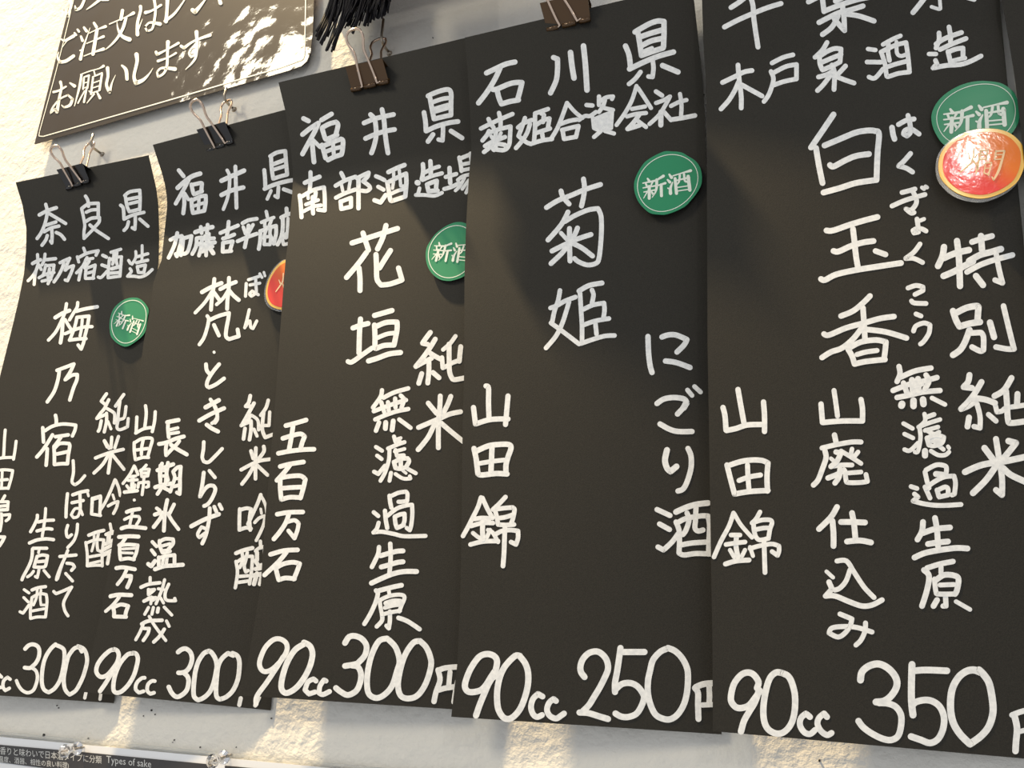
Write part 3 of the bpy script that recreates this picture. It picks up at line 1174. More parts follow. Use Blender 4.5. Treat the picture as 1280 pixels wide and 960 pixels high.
310,280 230,380 130,470 w46
220,400 240,470 240,540 400,545
230,420 330,380 430,400 400,480 390,540
#2 volume
@110 790 10.667 58
350,235 290,250 200,330 130,430 110,520 140,580 190,600 260,570 330,490 390,400 410,310 390,250 350,230
380,450 310,560 230,690 160,790
600,285 530,300 440,400 380,520 345,650 340,770 380,810 450,790 540,700 610,580 650,450 665,350 640,290 600,280
755,610 710,620 650,680 635,760 680,810 740,790 w50
890,655 850,655 800,700 790,780 830,825 880,810 w50
#2 price
@195 795 10.667 62
295,215 340,180 400,170 460,220 480,310 450,410 400,470 340,490 300,490
380,500 420,540 435,610 410,720 340,790 270,810 210,760 170,680
710,200 640,230 570,330 530,450 510,580 500,720 510,810 560,855 640,820 720,740 770,620 800,480 810,390 790,300 740,220 700,200
1030,260 960,230 880,300 830,400 810,550 800,720 810,810 850,845 940,810 1030,720 1090,580 1110,440 1110,330 1080,260 1020,230
1130,830 1110,920 w56
@180 860 6.4 40
920,75 890,140 w34
#1 prefecture
@30 225 10.667 46
205,465 310,410 430,370 w50
290,325 310,430 280,580 230,700 175,780
340,450 440,510 555,580 w46
300,600 425,560
270,690 360,640 465,615
370,650 375,740 370,840 355,815
310,740 290,800 240,870
430,700 490,730 540,790
820,215 850,270 860,350
770,390 790,480 810,600 800,690 800,780 860,720 910,670 w42
770,380 860,320 990,310 990,420 990,500 w46
830,430 900,400 980,395 w44
830,550 900,510 1005,500 1000,560 950,620
880,600 960,670 1050,730 1125,780
@110 220 10.667 46
435,390 470,430 480,570
480,575 600,520 745,485
490,260 560,210 690,190 695,300 690,450
500,280 520,400 550,475 620,460 690,440
530,310 680,280
550,370 680,340 w44
630,520 630,620 625,710 590,690
540,610 520,680 480,725
690,575 800,670
#1 brewery
@30 290 10.667 42
180,300 185,400 180,470 120,580 55,650
115,420 170,390 220,370 w48
180,450 150,560 135,700
200,440 230,500
280,295 270,370 240,440
290,370 420,355 w46
290,440 260,560 220,600
300,450 400,440 380,560 320,690
200,610 300,560 400,540
240,655 360,630
340,490 320,600 w44
480,410 540,380 610,350 570,440 550,510 600,470 660,450 630,540 580,650 550,640 w44
530,410 510,480 460,580 400,665 w44
795,215 820,280
710,330 730,400 w40
730,340 850,280 990,250 960,310 w44
840,340 780,460 700,545
760,500 730,640
820,370 920,350 w40
870,390 810,480
830,480 820,560 820,620 930,615
840,480 950,440 930,560 920,620
840,550 930,525
@90 290 10.667 42
410,310 460,335 w46
400,440 470,465 w46
350,600 390,605 470,520
520,270 650,230
500,350 490,450 480,610 630,590
510,370 580,340 660,330 650,460 640,590
560,280 550,400 540,430
600,270 590,370 600,430
530,490 640,460 w50
500,550 630,540 w44
850,260 850,340 800,430 w40
870,330 1010,290 w42
860,410 1010,375 w44
935,180 935,300 930,390 w38
755,380 780,420 w42
775,490 790,530 740,590 830,590 910,600 990,570 1070,500 w42
870,460 885,540 960,540
880,460 980,440 960,530
#1 product name
@40 360 10.667 44
310,395 400,340 500,300 w52
460,210 440,320 400,420 320,580 220,695
410,440 400,600 380,730 w50
440,420 500,520 530,560
610,195 600,260 550,340 500,425 w44
590,310 700,280 870,250 w48
600,390 570,520 520,650 500,695 w44
610,390 760,375 740,500 700,660 690,720 655,815 615,760 w46
440,610 560,560 690,520 800,515 w44
500,695 620,680 720,675 w46
670,420 660,540 640,640 w40
@30 440 10.667 48
440,245 560,200 665,160 620,260 550,370 640,310 710,300 705,370 660,480 610,640
470,260 450,380 400,530 310,665
@30 500 10.667 48
420,205 430,260 430,330
250,370 255,460 260,560
280,410 380,350 520,320 690,335 680,400 645,480 w46
380,465 310,580 240,680 170,760
310,650 305,760 295,870
420,490 590,465
490,500 440,570 400,620
400,630 405,740 405,860 500,850 580,850
410,640 480,580 600,580 610,620 590,740 580,850
440,720 580,690
#1 fresh pressed note
@30 500 10.667 42
655,810 660,960 640,1090 680,1130 740,1090 810,1010
#1 junmai
@90 480 10.667 44
460,130 390,230 440,270
490,210 430,330 380,390 330,460 440,410
470,330 540,370 570,410 565,520 640,470
460,390 460,500 430,640
390,490 370,590 350,630
480,500 520,600 w38
690,140 640,210 580,295
640,230 620,370 610,500 600,580 640,610 740,570 750,460 w42
720,300 700,440 650,470 w42
430,760 470,840
530,710 520,850
620,700 570,850
@80 550 10.667 46
420,240 520,200 640,160 790,125
540,10 600,110
600,180 520,320 400,440
630,160 610,300 590,440
640,190 720,290 800,390
#1 ginjo
@80 550 10.667 42
680,530 620,680 550,830 480,940
690,540 730,640 750,740
380,780 370,960
390,790 490,760 480,950
650,730 670,790 w34
590,880 660,840 720,820 700,900 660,980
@60 590 10.667 42
590,350 580,560 700,580
600,350 700,320 690,570
@80 640 10.667 40
615,160 640,290
330,310 430,270 530,245 w46
290,405 310,560 310,720 410,710 510,710
310,410 420,370 530,370 510,540 510,720
400,280 400,400 370,520 w36
460,280 440,400 450,510 500,530
330,600 500,570
330,690 500,650 w36
560,300 650,260 w46
600,300 590,400 w60
540,430 650,380 w50
530,500 640,440 w50
520,570 630,520 w60
600,570 580,690 w46
#1 fresh pressed note
@60 590 10.667 44
260,290 245,450 240,600
330,305 430,270 530,250 w46
520,250 540,320 w34
320,410 470,380 w44
425,290 430,420 430,500
460,570 430,490 360,490 310,570 340,610 400,590 430,500 w38
@20 630 10.667 42
690,285 670,360 680,430 700,445 740,410
820,270 810,380 770,490 690,580
690,620 650,720 600,830 550,960 540,1010
585,700 800,680 w44
680,790 750,800 780,840 740,885 w44
@10 700 10.667 42
740,10 700,120 660,250
770,180 860,280
610,420 640,450 740,410 850,360 780,480 740,580 760,680 800,745
#1 raw sake note
@20 630 10.667 44
285,150 280,200 240,290 195,370
295,240 400,220 500,215
395,60 385,200 350,430 w40
280,360 400,330 480,335
180,520 280,480 400,465 500,475 w46
230,590 330,590 410,590
220,600 210,720 170,830 100,960 80,1010
310,600 300,650 w36
280,700 350,680 420,690 400,800 370,840 240,840
280,700 260,770 240,840
290,770 400,760 w44
@10 700 10.667 40
340,150 310,190 260,225
415,110 405,170 390,235 365,220
480,140 550,225
215,395 280,440 w38
210,500 270,560 w38
160,690 200,710 280,600
320,400 400,370 500,355 w44
320,500 300,650 300,780 390,760 490,760
320,500 420,450 510,460 520,560 500,760
390,400 380,500 340,600 w36
440,400 430,500 440,600 500,600 w34
320,680 480,650 w38
#1 rice variety
@0 530 10.667 40
70,80 60,200 50,400 40,440
215,230 200,350 180,470
-60,470 40,450 180,445
-40,620 60,610 170,620 150,720 110,860
30,640 20,860 w36
-20,750 100,740
-40,860 100,855
@0 600 10.667 40
65,210 30,270
0,290 110,290 100,390
0,350 100,340
0,400 100,395 w44
0,450 20,450 20,560 0,680
20,470 130,460 120,510 80,545
-20,760 60,760 30,820 -10,880 w46
#1 volume
@0 790 10.667 46
20,600 -20,560 -60,650 -40,720 10,740
135,630 100,605 50,650 40,730 70,780 125,750
#1 price
@0 790 10.667 54
335,225 380,180 440,165 500,190 525,250 515,340 480,410 440,450 400,480 330,475
430,480 480,520 500,600 480,700 440,780 370,810 300,780 250,720 220,650 w46
740,165 680,220 620,310 580,420 560,560 560,690 590,770 650,805 720,760 780,680 820,580 850,430 860,300 840,220 750,175
1090,260 1060,200 990,220 920,310 890,400 870,500 850,620 860,740 890,800 930,835 1010,780 1070,680 1120,560 1160,400 1150,290 1110,220 1040,190
1145,810 1130,880 w44
@0 860 6.4 26
810,25 800,90
#0 top line
@40 0 8 30
295,160,22 320,100,20 335,110,26 360,160,30 385,80,30 395,-30,26
430,60,14 440,100,26 490,70,30 530,-20,26
545,95,8 610,50,22 700,-20,30
700,2,16 760,-4,26
#0 middle line
@40 0 8 30
290,390,14 330,405,24 415,360,34
415,360,20 350,410,10 305,470,6
268,520,6 255,570,20 280,620,32 340,610,34 415,560,34
425,330,20 440,350,24
455,295,20 470,315,24
520,275,24 545,310,30
490,365,22 505,405,30
580,280,6 545,380,14 510,480,24 485,590,34
480,505,14 500,500,20
620,230,26 645,270,30
575,330,10 650,295,12 735,265,30
650,300,34 630,420,36 610,540,36
545,435,10 630,400,12 715,365,28
520,560,10 610,525,14 715,490,32
905,105,34 890,190,34
775,240,12 880,195,12 950,165,14 1015,130,34
940,180,30 910,280,32 860,370,26 800,440,20 735,495,6
850,220,6 860,290,20 900,360,34 975,395,44
1085,65,34 1085,110,30 1055,230,30 1055,345,38
1060,300,20 1105,190,4
@120 0 8 30
495,125,34 560,105,22 650,50,24
580,-20,30 595,100,26 580,220,26 560,290,22 510,310,20 490,270,20 540,225,22 640,240,38
715,-20,40 710,100,32 700,215,38
690,210,30 780,140,26 850,50,18 890,-10,12
965,100,40 990,120,44 1050,50,28 1100,-15,14
1230,-20,30 1245,30,40
#0 bottom line
@40 0 8 30
900,655,20 940,700,36 950,790,34
755,680,36 760,760,28 745,850,30 775,920,34 800,830,16 835,750,4
1045,545,44 1050,620,34 1020,760,32 1040,830,44 1110,800,34 1170,740,16 1210,680,4
@50 50 8 30
135,520,24 190,505,22 260,465,18
205,420,30 215,480,24 195,570,28 170,720,34 150,690,22 105,730,18 130,670,18 200,590,18 280,550,18 325,590,28 300,650,30 240,675,20 215,650,8
300,430,16 345,460,34
405,345,10 500,310,12 590,285,12 635,260,28
415,350,24 395,470,26 345,660,8
440,370,12 490,355,22
440,380,20 430,490,18
490,360,18 475,480,18
440,430,10 480,420,10
440,480,10 480,465,10
445,510,14 380,630,16
465,490,20 440,620,22
490,510,12 510,530,14
540,310,14 550,350,16
525,370,12 620,330,18
530,380,20 510,540,22
620,340,22 595,500,24
530,430,12 600,405,12
525,480,12 600,455,12
515,530,12 595,505,14
540,540,20 470,630,8
570,520,16 600,580,28
@120 0 8 30
600,520,28 610,545,32 700,500,18 825,430,26
620,610,28 720,575,16 800,530,22
720,420,40 715,520,28 710,650,28 680,730,24 620,770,22 610,720,20 660,680,24 790,690,40
850,460,28 880,480,32 980,410,22 1140,350,34
1005,320,40 1010,430,28 1000,560,26 960,630,20 895,695,6
1010,470,14 960,480,18 930,530,20 950,570,24 1005,540,22
"""
# ---------------------------------------------------------------- the wall
mb = MB(); mb.box((-1.6, 0, 0.2), (1.6, 0.1, 2.9)); wl = mb.build('wall_back', M['wall']); wl['kind'] = 'structure'

zs = at((600, -55)).z
mb = MB(); mb.box((at((415, -70)).x, -.056, zs), (1.1, 0.0, zs+.03)); sh_ = mb.build('unseen_shade_ledge', M['wood'])  # unseen ledge, added to shade the upper right wall and sheet tops
tag(sh_, 'unseen wooden ledge added above the frame to shade the upper right', 'shade ledge')

pa, pb = at((450, -12), .056), at((650, -12), .056)
mb = MB(); mb.box((pa.x, -.060, pa.z), (pb.x, -.054, pa.z+.05)); pq = mb.build('unseen_shade_board', M['wood'])  # board added out of view to block lamp light from the wall by the tassel
tag(pq, 'unseen added plaque hanging beside the black tassel above the top of the picture', 'blocker')

# ---------------------------------------------------------------- the hanging menu sheets
class Sheet:
    def __init__(s, L, R, dl, dr, lean):
        s.L = L; s.R = R; s.dl = dl; s.dr = dr; s.lean = lean
    def px(s, u, t):
        a = lerp_poly(s.L, t); c = lerp_poly(s.R, t); return (a[0]+(c[0]-a[0])*u, a[1]+(c[1]-a[1])*u)
    def ut(s, x, y):
        lo, hi = -0.1, 1.1
        for _ in range(18):
            t = (lo+hi)/2; a = lerp_poly(s.L, t); c = lerp_poly(s.R, t)
            u = (x-a[0])/(c[0]-a[0]); yy = a[1]+(c[1]-a[1])*u
            if yy < y: lo = t
            else: hi = t
        return u, t
    def depth(s, u, t):
        k = 1-t/0.175; k = k-0.06 if k > 0.12 else (k*k/0.24 if k > 0 else 0)
        return s.dl+(s.dr-s.dl)*u + s.lean*k + 0.0015*math.sin(math.pi*min(max(t, 0), 1)) + 0.0012*math.sin(math.pi*u)
    def put(s, x, y, off=0.0):
        u, t = s.ut(x, y); return at((x, y), s.depth(u, t)+off)
    def paper(s, parent):
        nu, nt = 14, 170; front = []; 
        for j in range(nt+1):
            for i in range(nu+1):
                u, t = i/nu, j/nt; front.append(at(s.px(u, t), s.depth(u, t)))
        back = [p+Vector((0, 0.0003, 0)) for p in front]; k = len(front); W = nu+1; fs = []
        for j in range(nt):
            for i in range(nu):
                a = j*W+i; fs.append((a, a+W, a+W+1, a+1)); fs.append((k+a, k+a+1, k+a+W+1, k+a+W))
        vs = front+back; rim = [i for i in range(W)]+[j*W+nu for j in range(1, nt+1)]+[nt*W+i for i in range(nu-1, -1, -1)]+[j*W for j in range(nt-1, 0, -1)]
        b0 = len(vs); m_ = len(rim); vs = vs+[front[i] for i in rim]+[back[i] for i in rim]
        for i in range(m_): j = (i+1) % m_; fs.append((b0+i, b0+j, b0+m_+j, b0+m_+i))
        return mesh_obj('paper', vs, fs, M['paper'], parent, smooth=True)
SH = {
 1: Sheet([(19.5,228),(28,256),(33,286),(32.6,312),(30,342),(24,372),(17,402),(7.5,440),(0,470),(-8,520),(-22,620),(-38,750),(-52,866)],
          [(185.6,194),(195,235),(197.5,254),(198.6,281),(198.6,309),(198,327),(196,345),(190,400),(182,500),(171,620),(158,750),(142,879)], .014, .002, .0175),
 2: Sheet([(191,181),(197,200),(202,215),(206,230),(208.5,246),(209,258),(207,277),(205,295),(202,325),(196,340),(191.7,354),(189,379),(186,395),(180,425),(169,508),(163,545),(157,585),(150.8,621),(142,665),(137.5,702),(127,760),(120.8,790),(113.7,818),(104,865)],
          [(372,133),(382,180),(388,230),(388,270),(382,340),(372,450),(364,560),(356,680),(348,780),(338,888)], .0125, .0012, .0175),
 3: Sheet([(348,103),(357,140),(363,180),(366,215),(366,228),(365,245),(363,265),(359.5,306),(357,324),(352,388),(347,460),(341,540),(336,597),(331.6,645),(326,730),(317,785),(309,830),(300.6,855),(296,869)],
          [(600,43),(606,90),(608,140),(608,190),(604,260),(599,350),(596,500),(592,650),(586,780),(572,887)], .0165, .008, .0175),
 4: Sheet([(581,47),(584.5,90),(587.5,140),(589,188),(586,222),(583.5,265),(582.5,285),(580.6,345),(580,470),(578,550),(577,650),(575,760),(571.5,830),(564,896)],
          [(864,-20),(867.5,0),(873,50),(878.5,100),(881,150),(882.5,190),(885,300),(888,450),(892,620),(896,780),(902,918)], .0195, .0045, .0175),
 5: Sheet([(874,-72),(877.5,0),(879,50),(882,100),(883,150),(883.5,200),(884.4,430),(885.6,500),(887.5,620),(889,720),(890.5,800),(891,914)],
          [(1238,-155),(1249.5,0),(1254,50),(1259,100),(1266,160),(1273,237),(1279,296),(1290,420),(1304,600),(1318,780),(1334,953)], .0185, .004, .0175),
 6: Sheet([(1240,-150),(1252.5,0),(1261,50),(1269,100),(1276,160),(1284,237),(1292,330),(1306,500),(1322,700),(1340,955)],
          [(1600,-250),(1640,0),(1665,200),(1700,500),(1740,800),(1770,1000)], .009, .004, .010),
}
LABELS = {
 1: 'black hand-lettered menu sheet farthest left, one whole green sticker at its right edge',
 2: 'black hand-lettered menu sheet with an orange sticker half hidden by the next sheet',
 3: 'black hand-lettered menu sheet whose green sticker is cut off by the sheet to its right',
 4: 'black hand-lettered menu sheet with the price 250 and one whole green sticker',
 5: 'black hand-lettered menu sheet with the price 350 and overlapping green and orange stickers',
 6: 'blank sliver of a further black menu sheet at the right edge of the photo',
}
ROOT = {}
for i, s in SH.items():
    ROOT[i] = thing('menu_sheet', LABELS[i], 'menu', at(s.px(0.5, 1), s.depth(0.5, 1)), 'handwritten sake menu sheets along the wall')
    s.paper(ROOT[i])
merged = {}
for sh, title, strokes in parse(DATA):
    merged.setdefault((sh, title), []).extend(strokes)
cnt = 0
for (sh, title), strokes in merged.items():
    if sh == 0: continue
    s = SH[sh]
    lab = {'product name': 'large white hand-lettered character of the sake name', 'price': 'large white hand-lettered price', 'volume': 'white hand-lettered serving volume 90cc',
      'prefecture': 'white hand-lettered character of the prefecture heading', 'brewery': 'small white hand-lettered brewery line', 'reading': 'tiny white reading aid beside the name'}.get(title, 'small white hand-lettered column, '+title)
    groups = [strokes]
    if title in ('prefecture', 'product name'):                      # widely spaced: one part per character
        groups = []
        for P in strokes:
            bb = (min(p[0] for p in P), min(p[1] for p in P), max(p[0] for p in P), max(p[1] for p in P)); hit = [[P], bb]
            rest = []
            for g in groups:
                c = g[1]
                if max(c[0]-hit[1][2], hit[1][0]-c[2]) < 3.5 and max(c[1]-hit[1][3], hit[1][1]-c[3]) < 3.5:
                    hit = [g[0]+hit[0], (min(c[0], hit[1][0]), min(c[1], hit[1][1]), max(c[2], hit[1][2]), max(c[3], hit[1][3]))]
                else: rest.append(g)
            groups = rest+[hit]
        groups = [g[0] for g in groups]
    for gr in groups:
        mb = MB()
        for q, P in enumerate(gr):
            off = 0.00010+0.000004*(q % 12)
            ribbon(mb, P, lambda x, y: s.put(x, y, off))
        mb.build('handwriting', M['ink'], ROOT[sh])['label'] = lab

# ---------------------------------------------------------------- stickers
KAN = """235,415,22 258,450,34
178,470,14 330,440,26
213,472,24 228,510,24
292,460,26 275,500,16
180,527,14 340,500,22
190,577,14 330,550,20
255,510,38 255,600,38 255,652,36
240,560,18 188,650,10
280,570,22 302,602,26
425,385,36 350,430,22
345,430,36 343,520,32 328,580,20 290,640,10
350,500,16 448,470,30
397,490,36 402,622,36
495,365,22 522,402,38
475,430,22 502,457,36
535,460,14 510,530,34 510,592,42
478,530,16 500,540,22
540,382,16 660,345,18 752,320,36
565,415,36 582,592,38
570,440,16 735,402,26
722,390,42 742,552,42
622,375,28 612,450,24 588,485,14
672,360,28 682,440,26 718,455,22
590,522,14 735,500,14
590,565,14 735,543,14"""
KANJI = [[tuple(map(float, t.split(','))) for t in ln.split()] for ln in KAN.splitlines()]
def affine(dst):
    A = (250, 410); B = (255, 650); C = (750, 320); a, b_, c = dst
    def fn(x, y):
        # x,y = A + al*(B-A) + be*(C-A)
        m11, m12, m21, m22 = B[0]-A[0], C[0]-A[0], B[1]-A[1], C[1]-A[1]; det = m11*m22-m12*m21
        al = ((x-A[0])*m22-(y-A[1])*m12)/det; be = ((y-A[1])*m11-(x-A[0])*m21)/det
        return (a[0]+al*(b_[0]-a[0])+be*(c[0]-a[0]), a[1]+al*(b_[1]-a[1])+be*(c[1]-a[1]))
    return fn
def crop(ox, oy, sc, pts): return [(ox+x/sc, oy+y/sc) for x, y in pts]
def scaled(poly, k):
    cx = sum(p[0] for p in poly)/len(poly); cy = sum(p[1] for p in poly)/len(poly); return [(cx+(x-cx)*k, cy+(y-cy)*k) for x, y in poly]
def smooth(poly, sub=4): return [(a, b_) for a, b_, _ in catmull([(x, y, 0) for x, y in poly], True, sub)]
def plate(name, poly, put, material, parent, thick=0.0004):
    mb = MB(); mb.slab([put(x, y) for x, y in reversed(poly)], thick); return mb.build(name, material, parent)
def ring(poly, k, wid, put, parent, material):
    q = list(poly)
    for _ in range(60): q = [tuple((q[i-1][c]+q[i][c]+q[(i+1) % len(q)][c])/3 for c in (0, 1)) for i in range(len(q))]
    g_ = (max(p[0] for p in poly)-min(p[0] for p in poly))/(max(p[0] for p in q)-min(p[0] for p in q))
    mb = MB(); a = scaled(q, k*g_); n = len(a); cx = sum(p[0] for p in a)/n; cy = sum(p[1] for p in a)/n; o = []
    for x, y in a:
        h = math.hypot(x-cx, y-cy); o.append((cx+(x-cx)*(1-wid/h), cy+(y-cy)*(1-wid/h)))
    mb.add([put(*p) for p in a]+[put(*p) for p in o], [(i, (i+1) % n, n+(i+1) % n, n+i) for i in range(n)])
    r_ = mb.build('ring', material, parent); r_['label'] = 'thin pale ring'
def flat(sh, poly, lift, lift2=0.0):
    """surface of a stiff sticker standing off its sheet, a little more at its lower edge"""
    s = SH[sh]; cx = sum(p[0] for p in poly)/len(poly); cy = sum(p[1] for p in poly)/len(poly)
    y0 = min(p[1] for p in poly); y1 = max(p[1] for p in poly)
    d0 = s.depth(*s.ut(cx, cy))
    def mk(off): return lambda x, y: at((x, y), s.depth(*s.ut(x, y))+lift+lift2*(y-y0)/(y1-y0)+off)
    return mk
def green(sh, poly, dst, lift, lift2):
    poly = smooth(poly); mk = flat(sh, poly, lift, lift2)
    st = plate('sticker', poly, mk(0), M['green'], ROOT[sh]); st['label'] = 'round green sticker printed 新酒'
    ring(poly, 0.90, 0.9, mk(0.00015), st, M['pale'])
    mb = MB(); fn = affine(dst)
    sc = math.hypot(dst[2][0]-dst[0][0], dst[2][1]-dst[0][1])/508
    for P in KANJI:
        ribbon(mb, [(*fn(x, y), ww*sc) for x, y, ww in P], mk(0.0002), True)
    t_ = mb.build('lettering', M['pale'], st)
green(1, crop(130,365,13.714, [(520,95),(600,110),(680,170),(740,250),(765,320),(745,430),(730,560),(705,680),(640,770),(540,850),(440,915),(360,935),(280,910),(190,850),(120,760),(98,650),(95,540),(110,430),(150,310),(220,220),(320,145),(420,105)]),
      crop(130,365,13.714, [(315,335),(215,580),(670,495)]), .0012, .0006)
green(3, crop(500,260,8, [(580,140),(500,160),(420,205),(350,265),(300,335),(265,400),(257,490),(275,580),(320,655),(390,710),(470,728),(540,720),(640,682),(730,600),(780,500),(795,400),(780,300),(730,215),(660,155)]),
      crop(500,260,8, [(400,345),(360,525),(726,363)]), .0012, .001)
green(4, crop(785,180,9.6, [(430,90),(520,88),(640,100),(720,145),(800,195),(860,270),(885,370),(880,480),(830,580),(760,670),(680,750),(560,810),(450,845),(360,845),(270,830),(200,780),(130,700),(85,600),(72,500),(85,420),(130,320),(200,220),(300,150)]),
      crop(785,180,9.6, [(250,410),(255,650),(750,320)]), .0014, .003)
green(5, crop(1160,100,10.667, [(700,12),(800,15),(900,25),(980,45),(1060,90),(1140,160),(1180,230),(1205,310),(1220,420),(1210,540),(1180,620),(1110,720),(1000,820),(850,900),(650,940),(450,935),(300,905),(200,850),(130,760),(70,640),(45,520),(55,430),(100,330),(170,240),(280,150),(420,75),(560,30)]),
      crop(1160,100,10.667, [(320,385),(310,690),(1050,300)]), .0014, .0012)
def orange(sh, poly, strokes, lift, lift2, rim):
    poly = smooth(poly); mk = flat(sh, poly, lift, lift2)
    st = plate('sticker', poly, mk(0), M['yellow'], ROOT[sh], 0.0006); st['label'] = 'round orange and red sticker with a yellow rim, laminated'
    plate('disc', scaled(poly, 0.90), mk(0.0002), M['red'], st, 0.0002)['label'] = 'orange to red centre disc'
    cx = sum(p[0] for p in poly)/len(poly); cy = sum(p[1] for p in poly)/len(poly)
    out = [(x+(x-cx)*0.02+rim[0], y+(y-cy)*0.05+rim[1]) for x, y in poly]
    f = plate('clear_rim', out, mk(-0.0004), M['film'], st, 0.0003); f['label'] = 'clear laminate edge'
    mb = MB()
    for P in strokes: ribbon(mb, P, mk(0.0004))
    mb.build('lettering', M['peach'], st)
def S(ox, oy, sc, rows): return [[(ox+p[0]/sc, oy+p[1]/sc, p[2]/sc) for p in r_] for r_ in rows]
orange(2, crop(280,300,6, [(465,148),(400,190),(350,260),(322,330),(312,400),(325,460),(360,500),(430,522),(520,515),(600,450),(640,340),(620,220),(550,160)]),
       S(280,300,6, [[(445,250,8),(440,310,10),(415,350,10),(388,388,6)], [(412,300,6),(422,325,10)], [(470,290,6),(455,320,8)], [(440,330,8),(455,370,12),(470,400,6)]]), .0016, .001, (-1.6, 1.2))
orange(5, crop(1160,150,8, [(590,85),(700,92),(800,122),(880,175),(945,255),(970,340),(960,470),(905,600),(820,680),(700,745),(560,783),(430,775),(300,735),(200,665),(130,580),(105,480),(115,370),(160,280),(250,190),(370,125),(470,95)]),
       S(1160,150,8, [[(530,305,18),(505,420,20),(480,530,18)], [(530,310,16),(600,300,16),(590,345,16),(580,395,14)], [(525,350,10),(590,345,10)], [(520,395,12),(580,390,12)],
         [(680,310,18),(665,395,16)], [(680,312,16),(765,308,18),(735,420,24),(700,520,26),(655,600,16),(640,570,14)], [(675,350,10),(745,345,10)], [(665,395,12),(740,390,12)],
         [(575,430,14),(635,425,14),(620,490,16),(605,550,18)], [(565,485,10),(620,480,10)], [(575,430,12),(560,530,14),(605,545,14)],
         [(460,290,16),(455,360,18),(420,440,18),(310,530,8)], [(405,340,10),(420,385,14)], [(500,330,8),(475,370,14)], [(450,400,14),(490,460,18),(505,500,10)]]), .0040, .002, (-2.6, 2.6))

# ---------------------------------------------------------------- laminated notice at the upper left
SD = 0.007
def sput(off): return lambda x, y: at((x, y), SD+off)
EL = [(102.5,-58),(95.5,-30),(88,0),(65.5,90),(43,180)]; ER = [(398,-150),(394,-60),(392,0),(389,60),(387,82)]
sg = thing('notice_sign', 'glossy laminated black notice with cream Japanese lettering at the upper left', 'sign', at((215,131), SD))
poly = [(96.5,-35),(88,0),(65.5,90),(43,180),(130,155.5),(215,130.5),(300,106),(360,88.5),(377,82.5),(384,76),(388,66),(391,40),(392.5,0),(394,-100)]
poly = [(112,-96)]+poly[1:]+[(396,-190)]
mb = MB(); mb.slab([sput(0)(x, y) for x, y in reversed(poly)], 0.0008); mb.build('panel', M['sign'], sg)
mb = MB()
line = [(90+11.0,-40,0.9),(92,0,0.9),(70,89,0.9),(49.5,164,0.9)]; ribbon(mb, line, sput(0.0003))
ribbon(mb, [(49.5,164,0.9),(48.5,170,1.0),(54,170.5,1.2)], sput(0.0003))
ribbon(mb, [(54,170.5,1.2),(130,148.5,1.3),(215,124,1.4),(300,99,1.4),(345,86,1.4),(372,76.5,1.3)], sput(0.0003))
ribbon(mb, [(372,76.5,1.3),(378,74,1.3),(380.5,68,1.3)], sput(0.0003))
ribbon(mb, [(380.5,68,1.3),(381.5,30,1.3),(382.5,-30,1.3)], sput(0.0003))
o = mb.build('border_line', M['print'], sg); o['label'] = 'thin cream border line with rounded corners'
for (sh, title), strokes in merged.items():
    if sh: continue
    mb = MB()
    for q, P in enumerate(strokes): ribbon(mb, P, sput(0.0003+0.00001*(q % 9)))
    mb.build('lettering', M['print'], sg)['label'] = 'cream printed '+title

# ---------------------------------------------------------------- wall hooks
def hook(base, dep, up, label, r=0.0011):
    b0 = at(base, -0.004); o3 = at(base, 0)
    t = thing('wall_hook', label, 'hook', o3, 'bent steel hooks holding the clips')
    end = Vector((o3.x, -dep, o3.z+0.0015))
    mb = MB(); pts = [b0, Vector((o3.x, -dep*0.5, o3.z)), end+Vector((0, 0.003, -0.001)), end+Vector((0, 0.0008, 0.0002)), end+Vector((0, 0, 0.003)), end+Vector((0, 0.0006, up*0.6)), end+Vector((0, 0.0008, up))]
    mb.tube(pts, r, 10); mb.build('rod', M['hook'], t, True)
    mb = MB(); mb.lathe(o3+Vector((0, 0.001, 0)), o3+Vector((0, -1, 0)), [(0, .0022), (.0012, .0024), (.0022, .0016), (.003, .0012)], 12); mb.build('collar', M['hook'], t, True)
    return end
hook((128,193), .0135, .0105, 'bent steel hook in the wall holding the clip of the farthest left sheet')
hook((293,137), .0135, .0105, 'bent steel hook overlapping the lower edge of the glossy notice')
hook((487,67), .0140, .0200, 'bent steel hook half hidden under the black tassel')
hook((716,-34), .0140, .0150, 'bent steel hook above the brown clip at the top, mostly out of view')

